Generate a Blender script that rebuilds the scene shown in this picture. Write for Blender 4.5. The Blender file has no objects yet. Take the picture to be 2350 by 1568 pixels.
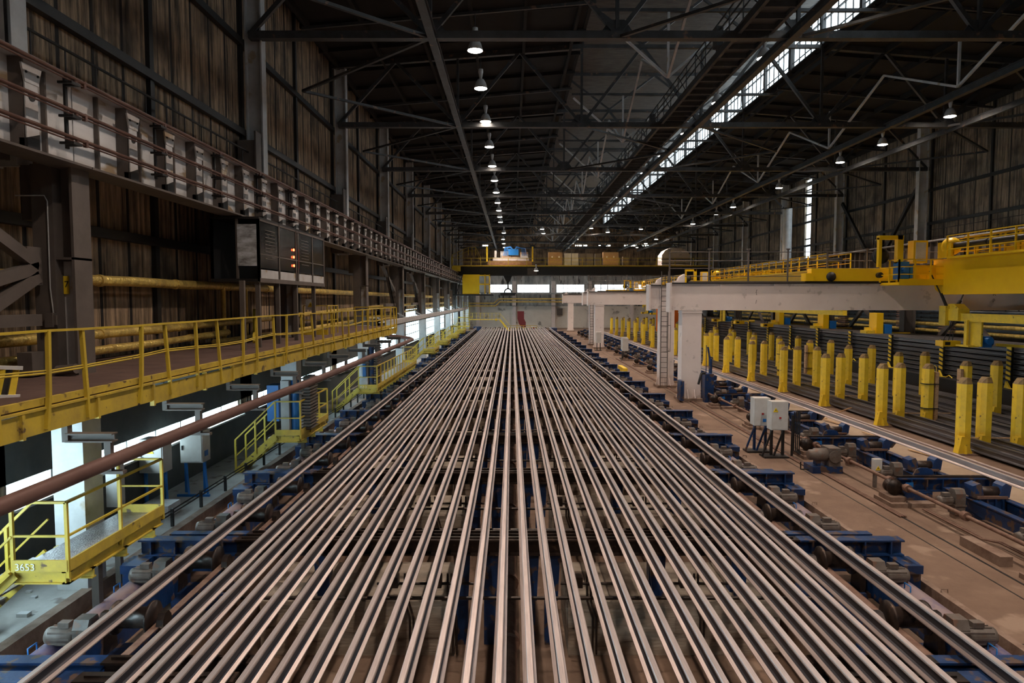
import bpy, math, random
from mathutils import Vector, Matrix
random.seed(7)
SC = bpy.context.scene
COL = SC.collection
R = math.radians
CAMZ = 5.2
ORD = ['first','second','third','fourth','fifth','sixth','seventh','eighth','ninth','tenth','eleventh','twelfth','thirteenth',
 'fourteenth','fifteenth','sixteenth','seventeenth','eighteenth','nineteenth','twentieth','twenty-first','twenty-second','twenty-third',
 'twenty-fourth','twenty-fifth','twenty-sixth','twenty-seventh','twenty-eighth','twenty-ninth','thirtieth','thirty-first','thirty-second',
 'thirty-third','thirty-fourth','thirty-fifth','thirty-sixth','thirty-seventh','thirty-eighth','thirty-ninth','fortieth']

# ------------------------------------------------------------------ materials
def mat(name, c1, c2=None, rough=.6, metal=0., scale=3., stretch=(1,1,1), lo=.35, hi=.65, bump=0., bscale=None, c3=None, s3=12., t3=.62, spec=.5):
    m = bpy.data.materials.new(name); m.use_nodes = True
    nt = m.node_tree; N = nt.nodes; L = nt.links
    b = N['Principled BSDF']
    b.inputs['Roughness'].default_value = rough; b.inputs['Metallic'].default_value = metal
    b.inputs['Specular IOR Level'].default_value = spec
    b.inputs['Base Color'].default_value = (*c1, 1)
    tc = N.new('ShaderNodeTexCoord'); mp = N.new('ShaderNodeMapping'); mp.inputs['Scale'].default_value = stretch
    L.new(tc.outputs['Object'], mp.inputs[0])
    out = None
    if c2:
        n = N.new('ShaderNodeTexNoise'); n.inputs['Scale'].default_value = scale; n.inputs['Detail'].default_value = 6; n.inputs['Roughness'].default_value = .65
        L.new(mp.outputs[0], n.inputs['Vector'])
        r = N.new('ShaderNodeValToRGB'); e = r.color_ramp.elements
        e[0].position = lo; e[0].color = (*c1, 1); e[1].position = hi; e[1].color = (*c2, 1)
        L.new(n.outputs[0], r.inputs[0]); out = r.outputs[0]
    if c3:
        n3 = N.new('ShaderNodeTexNoise'); n3.inputs['Scale'].default_value = s3; n3.inputs['Detail'].default_value = 4
        L.new(mp.outputs[0], n3.inputs['Vector'])
        r3 = N.new('ShaderNodeValToRGB'); e = r3.color_ramp.elements
        e[0].position = t3; e[0].color = (0,0,0,1); e[1].position = min(1, t3+.06); e[1].color = (1,1,1,1)
        L.new(n3.outputs[0], r3.inputs[0])
        mx = N.new('ShaderNodeMix'); mx.data_type = 'RGBA'
        L.new(r3.outputs[0], mx.inputs[0]); L.new(out, mx.inputs[6]) if out else None
        if not out: mx.inputs[6].default_value = (*c1,1)
        mx.inputs[7].default_value = (*c3, 1); out = mx.outputs[2]
    if out: L.new(out, b.inputs['Base Color'])
    if bump:
        nb = N.new('ShaderNodeTexNoise'); nb.inputs['Scale'].default_value = bscale or scale*6; nb.inputs['Detail'].default_value = 4
        L.new(mp.outputs[0], nb.inputs['Vector'])
        bp = N.new('ShaderNodeBump'); bp.inputs['Strength'].default_value = bump; bp.inputs['Distance'].default_value = .03
        L.new(nb.outputs[0], bp.inputs['Height']); L.new(bp.outputs[0], b.inputs['Normal'])
    return m

def emat(name, col, s, sample=True):
    m = bpy.data.materials.new(name); m.use_nodes = True
    nt = m.node_tree; nt.nodes.clear()
    e = nt.nodes.new('ShaderNodeEmission'); e.inputs[0].default_value = (*col, 1); e.inputs[1].default_value = s
    o = nt.nodes.new('ShaderNodeOutputMaterial'); nt.links.new(e.outputs[0], o.inputs[0])
    if not sample: m.cycles.emission_sampling = 'NONE'
    return m

def wallmat(name, c1, c2, dark, axis=1, pw=1.2, joint=.06):
    """sheet cladding: streaky in height, dark joints every pw metres along the wall"""
    m = bpy.data.materials.new(name); m.use_nodes = True
    nt = m.node_tree; N = nt.nodes; L = nt.links; b = N['Principled BSDF']; b.inputs['Roughness'].default_value = .8
    tc = N.new('ShaderNodeTexCoord'); sp = N.new('ShaderNodeSeparateXYZ'); L.new(tc.outputs['Object'], sp.inputs[0])
    mp = N.new('ShaderNodeMapping'); mp.inputs['Scale'].default_value = (1,1,.06); L.new(tc.outputs['Object'], mp.inputs[0])
    n1 = N.new('ShaderNodeTexNoise'); n1.inputs['Scale'].default_value = 7; n1.inputs['Detail'].default_value = 8; n1.inputs['Roughness'].default_value = .75
    L.new(mp.outputs[0], n1.inputs['Vector'])
    n2 = N.new('ShaderNodeTexNoise'); n2.inputs['Scale'].default_value = .8; n2.inputs['Detail'].default_value = 3
    L.new(tc.outputs['Object'], n2.inputs['Vector'])
    r = N.new('ShaderNodeValToRGB'); e = r.color_ramp.elements
    e[0].position = .36; e[0].color = (*c1,1); e[1].position = .62; e[1].color = (*c2,1); L.new(n1.outputs[0], r.inputs[0])
    # joints
    ax = sp.outputs[axis]
    d = N.new('ShaderNodeMath'); d.operation = 'DIVIDE'; d.inputs[1].default_value = pw; L.new(ax, d.inputs[0])
    f = N.new('ShaderNodeMath'); f.operation = 'FRACT'; L.new(d.outputs[0], f.inputs[0])
    l = N.new('ShaderNodeMath'); l.operation = 'LESS_THAN'; l.inputs[1].default_value = joint; L.new(f.outputs[0], l.inputs[0])
    r2 = N.new('ShaderNodeValToRGB'); e = r2.color_ramp.elements
    e[0].position = .45; e[0].color = (0,0,0,1); e[1].position = .7; e[1].color = (.8,.8,.8,1); L.new(n2.outputs[0], r2.inputs[0])
    mxf = N.new('ShaderNodeMath'); mxf.operation = 'MAXIMUM'; L.new(l.outputs[0], mxf.inputs[0]); L.new(r2.outputs[0], mxf.inputs[1])
    mx = N.new('ShaderNodeMix'); mx.data_type = 'RGBA'; L.new(mxf.outputs[0], mx.inputs[0]); L.new(r.outputs[0], mx.inputs[6]); mx.inputs[7].default_value = (*dark,1)
    L.new(mx.outputs[2], b.inputs['Base Color'])
    w = N.new('ShaderNodeMath'); w.operation = 'SINE'; mu = N.new('ShaderNodeMath'); mu.operation = 'MULTIPLY'; mu.inputs[1].default_value = 25.
    L.new(ax, mu.inputs[0]); L.new(mu.outputs[0], w.inputs[0])
    bp = N.new('ShaderNodeBump'); bp.inputs['Strength'].default_value = .6; bp.inputs['Distance'].default_value = .05
    L.new(w.outputs[0], bp.inputs['Height']); L.new(bp.outputs[0], b.inputs['Normal'])
    return m

def railmat(name, c1, c2, rough, metal):
    """rolled steel: fine streaks along the length, patches of scale"""
    return mat(name, c1, c2, rough=rough, metal=metal, scale=9, stretch=(4, .12, 4), lo=.3, hi=.7)

M = dict(
 rail   = railmat('rolled_rail_steel', (.55,.46,.44), (.80,.69,.655), .42, .7),
 railweb= railmat('rail_web_shade', (.035,.037,.05), (.08,.078,.09), .45, .5),  # shade on the upright web faces, painted in as near-black steel
 stock  = railmat('dusty_stored_steel', (.07,.077,.095), (.20,.19,.195), .38, .6),
 blue   = mat('blue_machine_paint', (.004,.024,.088), (.007,.042,.145), .45, scale=4, c3=(.10,.065,.05), s3=5, t3=.54, bump=.1),
 bluec  = mat('clean_blue_paint', (.01,.13,.42), (.015,.17,.52), .4),
 oil    = mat('oily_black_steel', (.012,.010,.010), (.05,.032,.024), .38, .3, scale=5, c3=(.12,.075,.05), s3=7, t3=.63),
 rust   = mat('rusty_steel', (.15,.08,.058), (.24,.15,.11), .75, .2, scale=4, bump=.2),
 yellow = mat('worn_yellow_paint', (.86,.62,.03), (.70,.50,.035), .5, scale=3, c3=(.10,.055,.03), s3=6, t3=.66, bump=.1),
 yclean = mat('crane_yellow_paint', (.95,.60,.008), (.90,.55,.008), .4, scale=1.5),
 yrail  = mat('thin_railing_yellow', (.62,.46,.04), (.48,.35,.04), .5, scale=2, c3=(.12,.07,.03), s3=9, t3=.68),
 white  = mat('pale_grey_beam_paint', (.84,.75,.71), (.77,.68,.65), .55, scale=.8, c3=(.58,.51,.48), s3=2.2, t3=.62),
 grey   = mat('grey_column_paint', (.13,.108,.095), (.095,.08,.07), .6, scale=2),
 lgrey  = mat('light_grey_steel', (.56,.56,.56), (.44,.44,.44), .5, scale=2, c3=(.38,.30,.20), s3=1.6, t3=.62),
 web    = mat('streaked_girder_paint', (.72,.72,.72), (.56,.56,.56), .5, scale=1.2, stretch=(1,.5,1.6), c3=(.36,.27,.17), s3=1.5, t3=.58),
 truss  = mat('dark_roof_steel', (.062,.064,.068), (.036,.035,.034), .5, .2, scale=2, c3=(.20,.12,.08), s3=3, t3=.64),
 catw   = mat('catwalk_steel', (.06,.06,.062), (.04,.038,.036), .6),
 conc   = mat('dusty_brown_concrete', (.145,.090,.060), (.21,.138,.096), .85, scale=.7, c3=(.28,.20,.145), s3=.9, t3=.60, bump=.25, bscale=8),
 pier   = mat('board_marked_concrete', (.40,.34,.27), (.24,.19,.145), .85, scale=1.6, stretch=(.5,1,5), c3=(.12,.085,.06), s3=1.6, t3=.6, bump=.5, bscale=4),
 sand   = mat('pale_sandy_concrete', (.42,.33,.24), (.34,.25,.18), .85, scale=.8, bump=.2, bscale=8),
 tip    = mat('worn_tip_paint', (.30,.20,.07), (.16,.10,.05), .6, scale=6),
 dust   = mat('pale_dusty_floor', (.46,.45,.43), (.33,.31,.29), .85, scale=1.1, c3=(.22,.19,.17), s3=1.7, t3=.6, bump=.25, bscale=9),
 kerb   = mat('rough_kerb_concrete', (.30,.22,.17), (.17,.105,.075), .85, scale=2.5, bump=.4),
 deck   = mat('brown_deck_plate', (.075,.042,.034), (.125,.075,.06), .75, scale=1.4, c3=(.06,.035,.03), s3=3, t3=.62, bump=.1),
 plate  = mat('chequer_plate', (.42,.41,.42), (.26,.22,.22), .35, .55, scale=6, bump=.5, bscale=40),
 pipe   = mat('brown_steam_pipe', (.11,.055,.045), (.17,.095,.08), .55, .2, scale=3, stretch=(1,.4,1)),
 gold   = mat('gold_wrapped_insulation', (.95,.72,.20), (.55,.38,.11), .34, .45, scale=4, bump=1., bscale=12),
 cond   = mat('copper_brown_conductor', (.10,.05,.04), (.17,.09,.07), .4, .5, scale=5, stretch=(1,.2,1)),
 tube   = mat('dusty_blue_tube', (.25,.19,.20), (.05,.06,.20), .55, scale=1.3, stretch=(1,.6,1), lo=.45, hi=.6),
 motor  = mat('grey_motor_paint', (.16,.14,.125), (.10,.08,.066), .5, scale=6, c3=(.16,.09,.06), s3=6, t3=.6),
 dark   = mat('dark_steel', (.025,.024,.024), None, .5, .3),
 cab    = mat('cabinet_grey_white', (.62,.60,.57), (.52,.49,.45), .45, scale=2),
 cabtan = mat('tan_cabinet_paint', (.46,.30,.17), (.36,.23,.13), .5, scale=2),
 wood   = mat('raw_timber', (.55,.38,.22), (.38,.24,.14), .7, scale=3, stretch=(6,.6,6)),
 orange = mat('orange_panel', (.75,.16,.01), None, .5),
 maroon = mat('maroon_duct_paint', (.16,.02,.025), None, .5),
 red    = mat('red_panel_paint', (.35,.02,.02), None, .5),
 black  = mat('black_rubber', (.012,.012,.012), None, .6),
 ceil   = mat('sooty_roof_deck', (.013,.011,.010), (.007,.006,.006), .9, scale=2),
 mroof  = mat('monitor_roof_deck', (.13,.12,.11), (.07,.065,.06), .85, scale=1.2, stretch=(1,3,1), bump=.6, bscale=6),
 farwhite = mat('whitewashed_wall', (.85,.80,.72), (.72,.67,.60), .8, scale=.35, c3=(.34,.31,.28), s3=.7, t3=.62),
 fargrey = mat('stained_panel_wall', (.62,.62,.60), (.22,.225,.225), .8, scale=.8, stretch=(1.5,1,.4), c3=(.07,.07,.07), s3=1.4, t3=.6),
 glass  = mat('dark_cabin_glass', (.008,.008,.009), None, .14, 0., spec=.35),
 paper  = mat('white_sheet', (.8,.8,.78), None, .7),
 signy  = mat('warning_yellow', (.85,.60,.02), None, .5),
 signw  = mat('stencil_white', (.75,.72,.62), None, .6),
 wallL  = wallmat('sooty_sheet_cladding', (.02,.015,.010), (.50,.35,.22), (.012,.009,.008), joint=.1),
 wallR  = wallmat('sooty_sheet_cladding_right', (.035,.028,.022), (.36,.285,.205), (.02,.016,.013), pw=1.5, joint=.07),  # right wall cladding in its own tone, with wider panels
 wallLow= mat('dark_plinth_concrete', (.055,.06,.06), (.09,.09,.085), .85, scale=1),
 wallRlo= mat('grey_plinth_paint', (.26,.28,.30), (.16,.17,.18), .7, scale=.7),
 lampon = emat('lit_lamp_lens', (1,.86,.72), 60, False),
 led    = emat('red_signal_lens', (1,.10,.03), 14, False),
 glassrefl = mat('cabin_glass_reflection', (.75,.80,.85), (.16,.15,.14), .2, scale=1.6, stretch=(1,1,2.5)),  # pale reflection painted into the cabin's end window
 day    = emat('daylit_frosted_glass', (.62,.88,1.0), 20.0),
 dayside= emat('daylit_side_glass', (.66,.90,1.0), 5.0),
 ydirt  = mat('dirty_yellow_paint', (.62,.46,.05), (.44,.32,.055), .55, scale=3, c3=(.12,.075,.04), s3=5, t3=.62, bump=.1),
 dayroof= emat('daylit_roof_glass', (.78,.92,1.0), 4.0),
 dayfar = emat('daylit_far_glass', (.85,.95,1.0), 5.0),
)

# ------------------------------------------------------------------ mesh builder
class MB:
    def __init__(s): s.v=[]; s.f=[]; s.sm=[]; s.mi=[]; s.cur=0
    def _add(s, vs, fs, smooth=False):
        o=len(s.v); s.v+= [tuple(p) for p in vs]
        for f in fs: s.f.append(tuple(o+i for i in f)); s.sm.append(smooth); s.mi.append(s.cur)
        return s
    def box(s,x0,x1,y0,y1,z0,z1):
        if x0>x1:x0,x1=x1,x0
        if y0>y1:y0,y1=y1,y0
        if z0>z1:z0,z1=z1,z0
        return s._add([(x0,y0,z0),(x1,y0,z0),(x1,y1,z0),(x0,y1,z0),(x0,y0,z1),(x1,y0,z1),(x1,y1,z1),(x0,y1,z1)],
          [(0,3,2,1),(4,5,6,7),(0,1,5,4),(1,2,6,5),(2,3,7,6),(3,0,4,7)])
    def bar(s,p,q,w,h=None,up=(0,0,1)):
        p=Vector(p);q=Vector(q);h=h or w;d=(q-p).normalized();u=Vector(up)
        if abs(d.dot(u))>.98:u=Vector((0,1,0))
        a=d.cross(u).normalized()*(w/2);b=a.cross(d).normalized()*(h/2)
        vs=[p-a-b,p+a-b,p+a+b,p-a+b,q-a-b,q+a-b,q+a+b,q-a+b]
        return s._add(vs,[(3,2,1,0),(4,5,6,7),(0,1,5,4),(1,2,6,5),(2,3,7,6),(3,0,4,7)])
    def tube(s,pts,r,n=10,cap=True):
        pts=[Vector(p) for p in pts]; rs=r if isinstance(r,(list,tuple)) else [r]*len(pts)
        rings=[];prev=None
        for i,p in enumerate(pts):
            d=(pts[min(i+1,len(pts)-1)]-pts[max(i-1,0)]).normalized()
            if prev is None:
                u=Vector((0,0,1)) if abs(d.z)<.9 else Vector((0,1,0)); a=d.cross(u).normalized()
            else: a=(prev-d*prev.dot(d)).normalized()
            prev=a;b=d.cross(a)
            rings.append([p+(a*math.cos(2*math.pi*k/n)+b*math.sin(2*math.pi*k/n))*rs[i] for k in range(n)])
        vs=[v for g in rings for v in g];fs=[]
        for i in range(len(pts)-1):
            for k in range(n): fs.append((i*n+k,i*n+(k+1)%n,(i+1)*n+(k+1)%n,(i+1)*n+k))
        s._add(vs,fs,True)
        if cap:
            s._add(rings[0],[tuple(range(n))[::-1]]); s._add(rings[-1],[tuple(range(n))])
        return s
    def prism(s,prof,axis,a,b,smooth=False):
        n=len(prof)
        def P(u,w,t): return (u,t,w) if axis=='y' else ((t,u,w) if axis=='x' else (u,w,t))
        vs=[P(u,w,a) for u,w in prof]+[P(u,w,b) for u,w in prof]
        fs=[(k,(k+1)%n,n+(k+1)%n,n+k) for k in range(n)]
        s._add(vs,fs,smooth); s._add(vs[:n],[tuple(range(n))]); s._add(vs[n:],[tuple(range(n))]); return s
    def lathe(s,prof,c,n=20,axis='z'):
        vs=[];fs=[];m=len(prof)
        for r,t in prof:
            for k in range(n):
                a=2*math.pi*k/n;u=r*math.cos(a);w=r*math.sin(a)
                p=(u,w,t) if axis=='z' else ((t,u,w) if axis=='x' else (u,t,w))
                vs.append((c[0]+p[0],c[1]+p[1],c[2]+p[2]))
        for i in range(m-1):
            for k in range(n): fs.append((i*n+k,i*n+(k+1)%n,(i+1)*n+(k+1)%n,(i+1)*n+k))
        return s._add(vs,fs,True)
    def ibx(s,x0,x1,y,z0,z1,w=.25,t=.03):      # I-beam along X
        s.box(x0,x1,y-w/2,y+w/2,z0,z0+t);s.box(x0,x1,y-w/2,y+w/2,z1-t,z1);return s.box(x0,x1,y-t/2,y+t/2,z0+t,z1-t)
    def iby(s,y0,y1,x,z0,z1,w=.25,t=.03):
        s.box(x-w/2,x+w/2,y0,y1,z0,z0+t);s.box(x-w/2,x+w/2,y0,y1,z1-t,z1);return s.box(x-t/2,x+t/2,y0,y1,z0+t,z1-t)
    def build(s,name,m,parent=None,org=None):
        o3=Vector((0,0,0))
        if parent is not None:
            q=parent
            while q is not None: o3+=q.location; q=q.parent
        loc=Vector(org) if org is not None else Vector((0,0,0))
        o3=o3+loc
        me=bpy.data.meshes.new(name)
        me.from_pydata([(x-o3.x,y-o3.y,z-o3.z) for x,y,z in s.v],[],s.f)
        me.polygons.foreach_set('use_smooth',s.sm)
        ms=m if isinstance(m,(list,tuple)) else [m]
        for k in ms: me.materials.append(M[k])
        if len(ms)>1: me.polygons.foreach_set('material_index',s.mi)
        me.update()
        import bmesh
        bm=bmesh.new();bm.from_mesh(me);bmesh.ops.recalc_face_normals(bm,faces=bm.faces);bm.to_mesh(me);bm.free()
        o=bpy.data.objects.new(name,me);COL.objects.link(o);o.location=loc
        if parent is not None: o.parent=parent
        return o
def tag(o,label,cat,group=None,kind=None):
    o['label']=label;o['category']=cat
    if group:o['group']=group
    if kind:o['kind']=kind
    return o
def thing(name,loc,label,cat,group=None):
    o=bpy.data.objects.new(name,None);COL.objects.link(o);o.location=loc;o.empty_display_size=.2
    return tag(o,label,cat,group,'thing')
def struct(name,mb,m,parent=None):
    o=mb.build(name,m,parent)
    if parent is None:o['kind']='structure'
    return o
KIDS={}
def dup(root,loc,label,group=None,rz=None):
    kids=KIDS.setdefault(root.name,[(c,[g for g in bpy.data.objects if g.parent==c]) for c in bpy.data.objects if c.parent==root])
    r=root.copy();COL.objects.link(r);r.location=loc;r['label']=label
    if rz is not None:r.rotation_euler=(0,0,rz)
    if group:r['group']=group
    for c,gs in kids:
        d=c.copy();COL.objects.link(d);d.parent=r
        for g in gs:
            e=g.copy();COL.objects.link(e);e.parent=d
    return r
def text(body,parent,loc,rot,size,m,name='marking'):
    cu=bpy.data.curves.new(name,'FONT');cu.body=body;cu.size=size;cu.extrude=.002;
    q=bpy.data.objects.new(name,cu);me=bpy.data.meshes.new_from_object(q);bpy.data.objects.remove(q);me.materials.clear();me.materials.append(M[m])
    o=bpy.data.objects.new(name,me);COL.objects.link(o);o.parent=parent
    w=Vector((0,0,0));q=parent
    while q is not None: w+=q.location;q=q.parent
    o.location=Vector(loc)-w;o.rotation_euler=rot;return o
def warn(parent,x,y,z,s,face='-y'):
    mb=MB()
    if face=='-y': mb.prism([(x-s/2,z),(x+s/2,z),(x,z+s*.87)],'y',y-.012,y-.002)
    else: mb.prism([(y-s/2,z),(y+s/2,z),(y,z+s*.87)],'x',x+.002,x+.012)
    o=mb.build('warning_sign','signy',parent);o['label']='yellow warning triangle'
    k=MB()
    if face=='-y': k.prism([(x-.01,z+s*.2),(x+.02,z+s*.4),(x,z+s*.4),(x+.015,z+s*.62),(x-.025,z+s*.36),(x-.005,z+s*.36)],'y',y-.016,y-.0125)
    else: k.prism([(y-.01,z+s*.2),(y+.02,z+s*.4),(y,z+s*.4),(y+.015,z+s*.62),(y-.025,z+s*.36),(y-.005,z+s*.36)],'x',x+.0125,x+.016)
    k.build('bolt_symbol','black',o)

# ------------------------------------------------------------------ camera
cd=bpy.data.cameras.new('camera');cd.sensor_width=36;cd.lens=24.0;cd.clip_end=600;cd.clip_start=.1
cam=bpy.data.objects.new('camera',cd);COL.objects.link(cam);cam.location=(0,0,CAMZ)
cam.rotation_euler=(R(90)-math.atan(96/1566.7),0,0);SC.camera=cam

# ------------------------------------------------------------------ shell
Y0,Y1=-14,126
fl=MB()
prof=[(-9.6,0),(-7.6,0),(-7.55,0),(-7.55,-.26),(-5.0,-.26),(-5.0,-1.45),(5.25,-1.45),(5.25,-.26),(7.6,-.26),(7.6,0),(29.4,0)]
for i in range(len(prof)-1):
    (xa,za),(xb,zb)=prof[i],prof[i+1]
    fl.cur=1 if i==0 else 0
    fl._add([(xa,Y0,za),(xb,Y0,zb),(xb,108,zb),(xa,108,za)],[(0,1,2,3)])
fl._add([(-9.6,108,0),(29.4,108,0),(29.4,Y1+1,0),(-9.6,Y1+1,0)],[(0,1,2,3)])
fl._add([(-7.55,108,-1.45),(7.6,108,-1.45),(7.6,108,0),(-7.55,108,0)],[(0,1,2,3)])
struct('floor',fl,['conc','dust'])
# left wall: low plinth, window band, cladding
w=MB()
w.cur=1;w.box(-9.75,-9.4,Y0,Y1,0,1.27)
w.box(-9.75,-9.4,Y0,12.,2.7,3.85);w.box(-9.75,-9.4,12.,48.,1.75,3.85);w.cur=0;w.box(-9.75,-9.4,Y0,48.,3.85,17.6);w.box(-9.75,-9.4,48.,60,3.0,17.6);w.box(-9.75,-9.4,60,Y1,4.35,17.6)
for k in range(-1,11):
    y=12*k; w.box(-9.75,-9.4,y-.5,y+.5,1.27,4.4)
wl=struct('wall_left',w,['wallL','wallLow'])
g=MB()
for z in (10.85,13.9,6.6): g.box(-9.4,-9.22,Y0,Y1,z,z+.22)
for k in range(-1,31):
    g.box(-9.4,-9.28,6*k-.1,6*k+.1,4.4,17.4)
struct('wall_girts',g,'dark',wl)
n=0
for k in range(-1,10):
    y0,y1=12*k+.5,12*k+11.5
    top=2.7 if k<1 else (1.75 if k<4 else (3.0 if k==4 else 4.35))
    n+=1
    g=MB();g.box(-9.6,-9.57,y0,y1,1.27,top);ws=struct('window_%d'%n,g,'day' if k<4 else 'dayside')
    f=MB();st=1.37
    for j in range(9): f.box(-9.56,-9.48,y0+j*st-.03,y0+j*st+.03,1.27,top)
    zz=1.27
    while zz<=top+.01:
        f.box(-9.56,-9.48,y0,y1,zz-.03,zz+.03);zz+=(.48 if top<2 else .77)
    f.box(-9.56,-9.25,y0,y1,1.22,1.27)
    struct('window_frame',f,'lgrey',ws)
# right wall
w=MB();w.cur=0;w.box(29.2,29.5,Y0,67.3,4.6,17.6);w.box(29.2,29.5,68.7,Y1,4.6,17.6)
w.box(29.2,29.5,67.3,68.7,4.6,9.3)
w.box(29.2,29.5,67.3,68.7,17.0,17.6)
w.cur=1;w.box(29.2,29.5,Y0,Y1,0,4.6)
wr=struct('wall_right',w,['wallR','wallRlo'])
g=MB()
for z in (8.1,10.4,12.7): g.box(29.05,29.2,Y0,Y1,z,z+.2)
for k in range(-1,21): g.box(29.08,29.2,6*k-.08,6*k+.08,4.6,17.4)
struct('wall_girts',g,'dark',wr)
n+=1
g=MB();g.box(29.4,29.43,67.3,68.7,9.3,17.0);ws=struct('window_%d'%n,g,'dayroof')
f=MB()
for z in (11.2,12.9,13.6,14.6,16.0): f.box(29.3,29.4,67.3,68.7,z-.06,z+.06)
struct('window_frame',f,'dark',ws)
# far wall
w=MB();w.cur=0
w.box(-9.6,29.4,Y1,Y1+.4,0,4.0)
w.cur=1;w.box(-9.6,29.4,Y1,Y1+.4,4.0,6.55);w.box(-9.6,29.4,Y1,Y1+.4,7.95,11.2)
w.cur=2;w.box(-9.6,29.4,Y1,Y1+.4,11.2,21)
for a,b in ((-9.6,-5.7),(0,1.0),(6.9,8.2),(13.3,15.2),(21.3,22.6),(28.5,29.4)):
    w.cur=1;w.box(a,b,Y1,Y1+.4,6.55,7.95)
struct('wall_far',w,['farwhite','fargrey','wallL'])
for a,b in ((-5.7,0),(1.0,6.9),(8.2,13.3),(15.2,21.3),(22.6,28.5)):
    n+=1
    g=MB();g.box(a,b,Y1+.2,Y1+.23,6.55,7.95);ws=struct('window_%d'%n,g,'dayfar')
    f=MB();c=a
    while c<=b+.01: f.box(c-.03,c+.03,Y1+.1,Y1+.18,6.55,7.95);c+=(b-a)/5
    f.box(a,b,Y1+.1,Y1+.18,7.3,7.36)
    struct('window_frame',f,'fargrey',ws)
for a,b in ((-5.4,-4.4),(11.6,14),(15.9,18.2),(20.6,25)):
    n+=1;g=MB()
    x=a
    while x<b-.1:
        d=random.uniform(.12,.5);g.box(x,min(b,x+d),Y1-.06,Y1-.03,15.0,15.22);x+=d+random.uniform(.03,.4)
    struct('window_%d'%n,g,'dayfar')
# roof
c=MB();c.cur=0
for xa,za,xb,zb in ((-9.7,17.4,3.6,18.4),(16,18.4,29.5,17.4)):
    c._add([(xa,Y0,za),(xb,Y0,zb),(xb,Y1,zb),(xa,Y1,za),(xa,Y0,za+.25),(xb,Y0,zb+.25),(xb,Y1,zb+.25),(xa,Y1,za+.25)],[(0,1,2,3),(4,5,6,7)])
c.cur=0
for xa,xb in ((-9.4,3.6),(16,29.2)):
    y=Y0
    while y<Y1:
        za=17.35+(xa+9.7)/13.3 if xa<0 else 18.35
        zb=18.35 if xa<0 else 17.38
        c.bar((xa,y,za-.1),(xb,y,zb-.1),.1,.2);y+=3
for i in range(6):
    x=-9+i*2.4;c.box(x-.07,x+.07,Y0,Y1,17.15+(x+9.7)*.075-.1,17.35+(x+9.7)*.075)
    x=28.8-i*2.4;c.box(x-.07,x+.07,Y0,Y1,17.15+(29.5-x)*.075-.1,17.35+(29.5-x)*.075)
c.cur=1
c.box(3.4,16.2,Y0,Y1,20.75,20.95)
c.cur=0;c.box(3.45,3.6,Y0,Y1,18.3,20.8);c.box(16,16.15,Y0,Y1,18.2,18.35);c.box(16,16.15,Y0,Y1,20.7,20.8);c.box(16.1,16.3,Y0,Y1,17.9,18.1)
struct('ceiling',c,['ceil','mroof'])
for k in range(-1,11):
    if 12*k+12>Y1: break
    n+=1;g=MB();g.box(16.1,16.13,12*k+.1,12*k+11.9,18.35,20.7);ws=struct('window_%d'%n,g,'dayroof')
    f=MB()
    y=12*k
    while y<12*k+12: 
        f.box(16.02,16.08,y-.02,y+.02,18.35,20.7);y+=.75
    f.box(15.98,16.08,12*k,12*k+12,19.5,19.56)
    for q in (0,4,8): f.box(15.9,16.08,12*k+q-.12,12*k+q+.12,18.3,20.7)
    struct('window_frame',f,'catw',ws)

# ------------------------------------------------------------------ roof trusses
CH=14.15
def truss_diag(t,p,q,w,m='truss'):
    b=MB();b.bar(p,q,w,w);b.build('diagonal',m,t)
for i in range(10):
    Y=24+12*i-12
    if i==0: Y=12
    t=thing('roof_truss',(9.8,Y,CH),'dark steel roof truss spanning the hall, %s from the camera'%ORD[i],'roof truss','roof trusses across the hall')
    b=MB();b.box(-9,28.9,Y-.16,Y+.16,CH-.05,CH-.02);b.box(-9,28.9,Y-.16,Y-.14,CH-.02,CH+.2);b.box(-9,28.9,Y+.14,Y+.16,CH-.02,CH+.2);b.build('bottom_chord','truss',t)
    b=MB()
    b.bar((-9.3,Y,17.2),(3.6,Y,18.2),.25,.25);b.bar((16,Y,18.2),(29,Y,17.2),.25,.25);b.bar((3.6,Y,18.2),(16,Y,18.2),.18,.18);b.build('top_chord','truss',t)
    nodes=[-9,-2.8,3.6,9.8,16,22.4,28.8]
    tops=[-6,.4,6.7,12.9,19.2,25.6]
    def zt(x): return 18.2 if 3.6<=x<=16 else (17.2+(x+9.3)*.0775 if x<3.6 else 17.2+(29-x)*.0775)
    for a in range(6):
        truss_diag(t,(nodes[a],Y,CH+.1),(tops[a],Y,zt(tops[a])),.15);truss_diag(t,(tops[a],Y,zt(tops[a])),(nodes[a+1],Y,CH+.1),.15)
    for x in nodes[1:6]:
        b=MB();b.bar((x,Y,CH+.1),(x,Y,zt(x)),.12,.12);b.build('hanger','truss',t)
        b=MB();b.prism([(x-.55,CH+.2),(x+.55,CH+.2),(x+.25,CH+.62),(x-.25,CH+.62)],'y',Y-.02,Y+.02);b.build('gusset_plate','truss',t)
    b=MB();b.bar((3.6,Y,18.2),(3.6,Y,20.7),.2);b.bar((16,Y,18.2),(15.9,Y,20.7),.2);b.bar((3.6,Y,20.65),(16,Y,20.65),.2)
    b.bar((3.6,Y,20.6),(6.7,Y,18.3),.12);b.bar((6.7,Y,18.3),(9.8,Y,20.6),.12);b.bar((9.8,Y,20.6),(12.9,Y,18.3),.12);b.bar((12.9,Y,18.3),(16,Y,20.6),.12)
    b.build('monitor_frame','truss',t)
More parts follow.
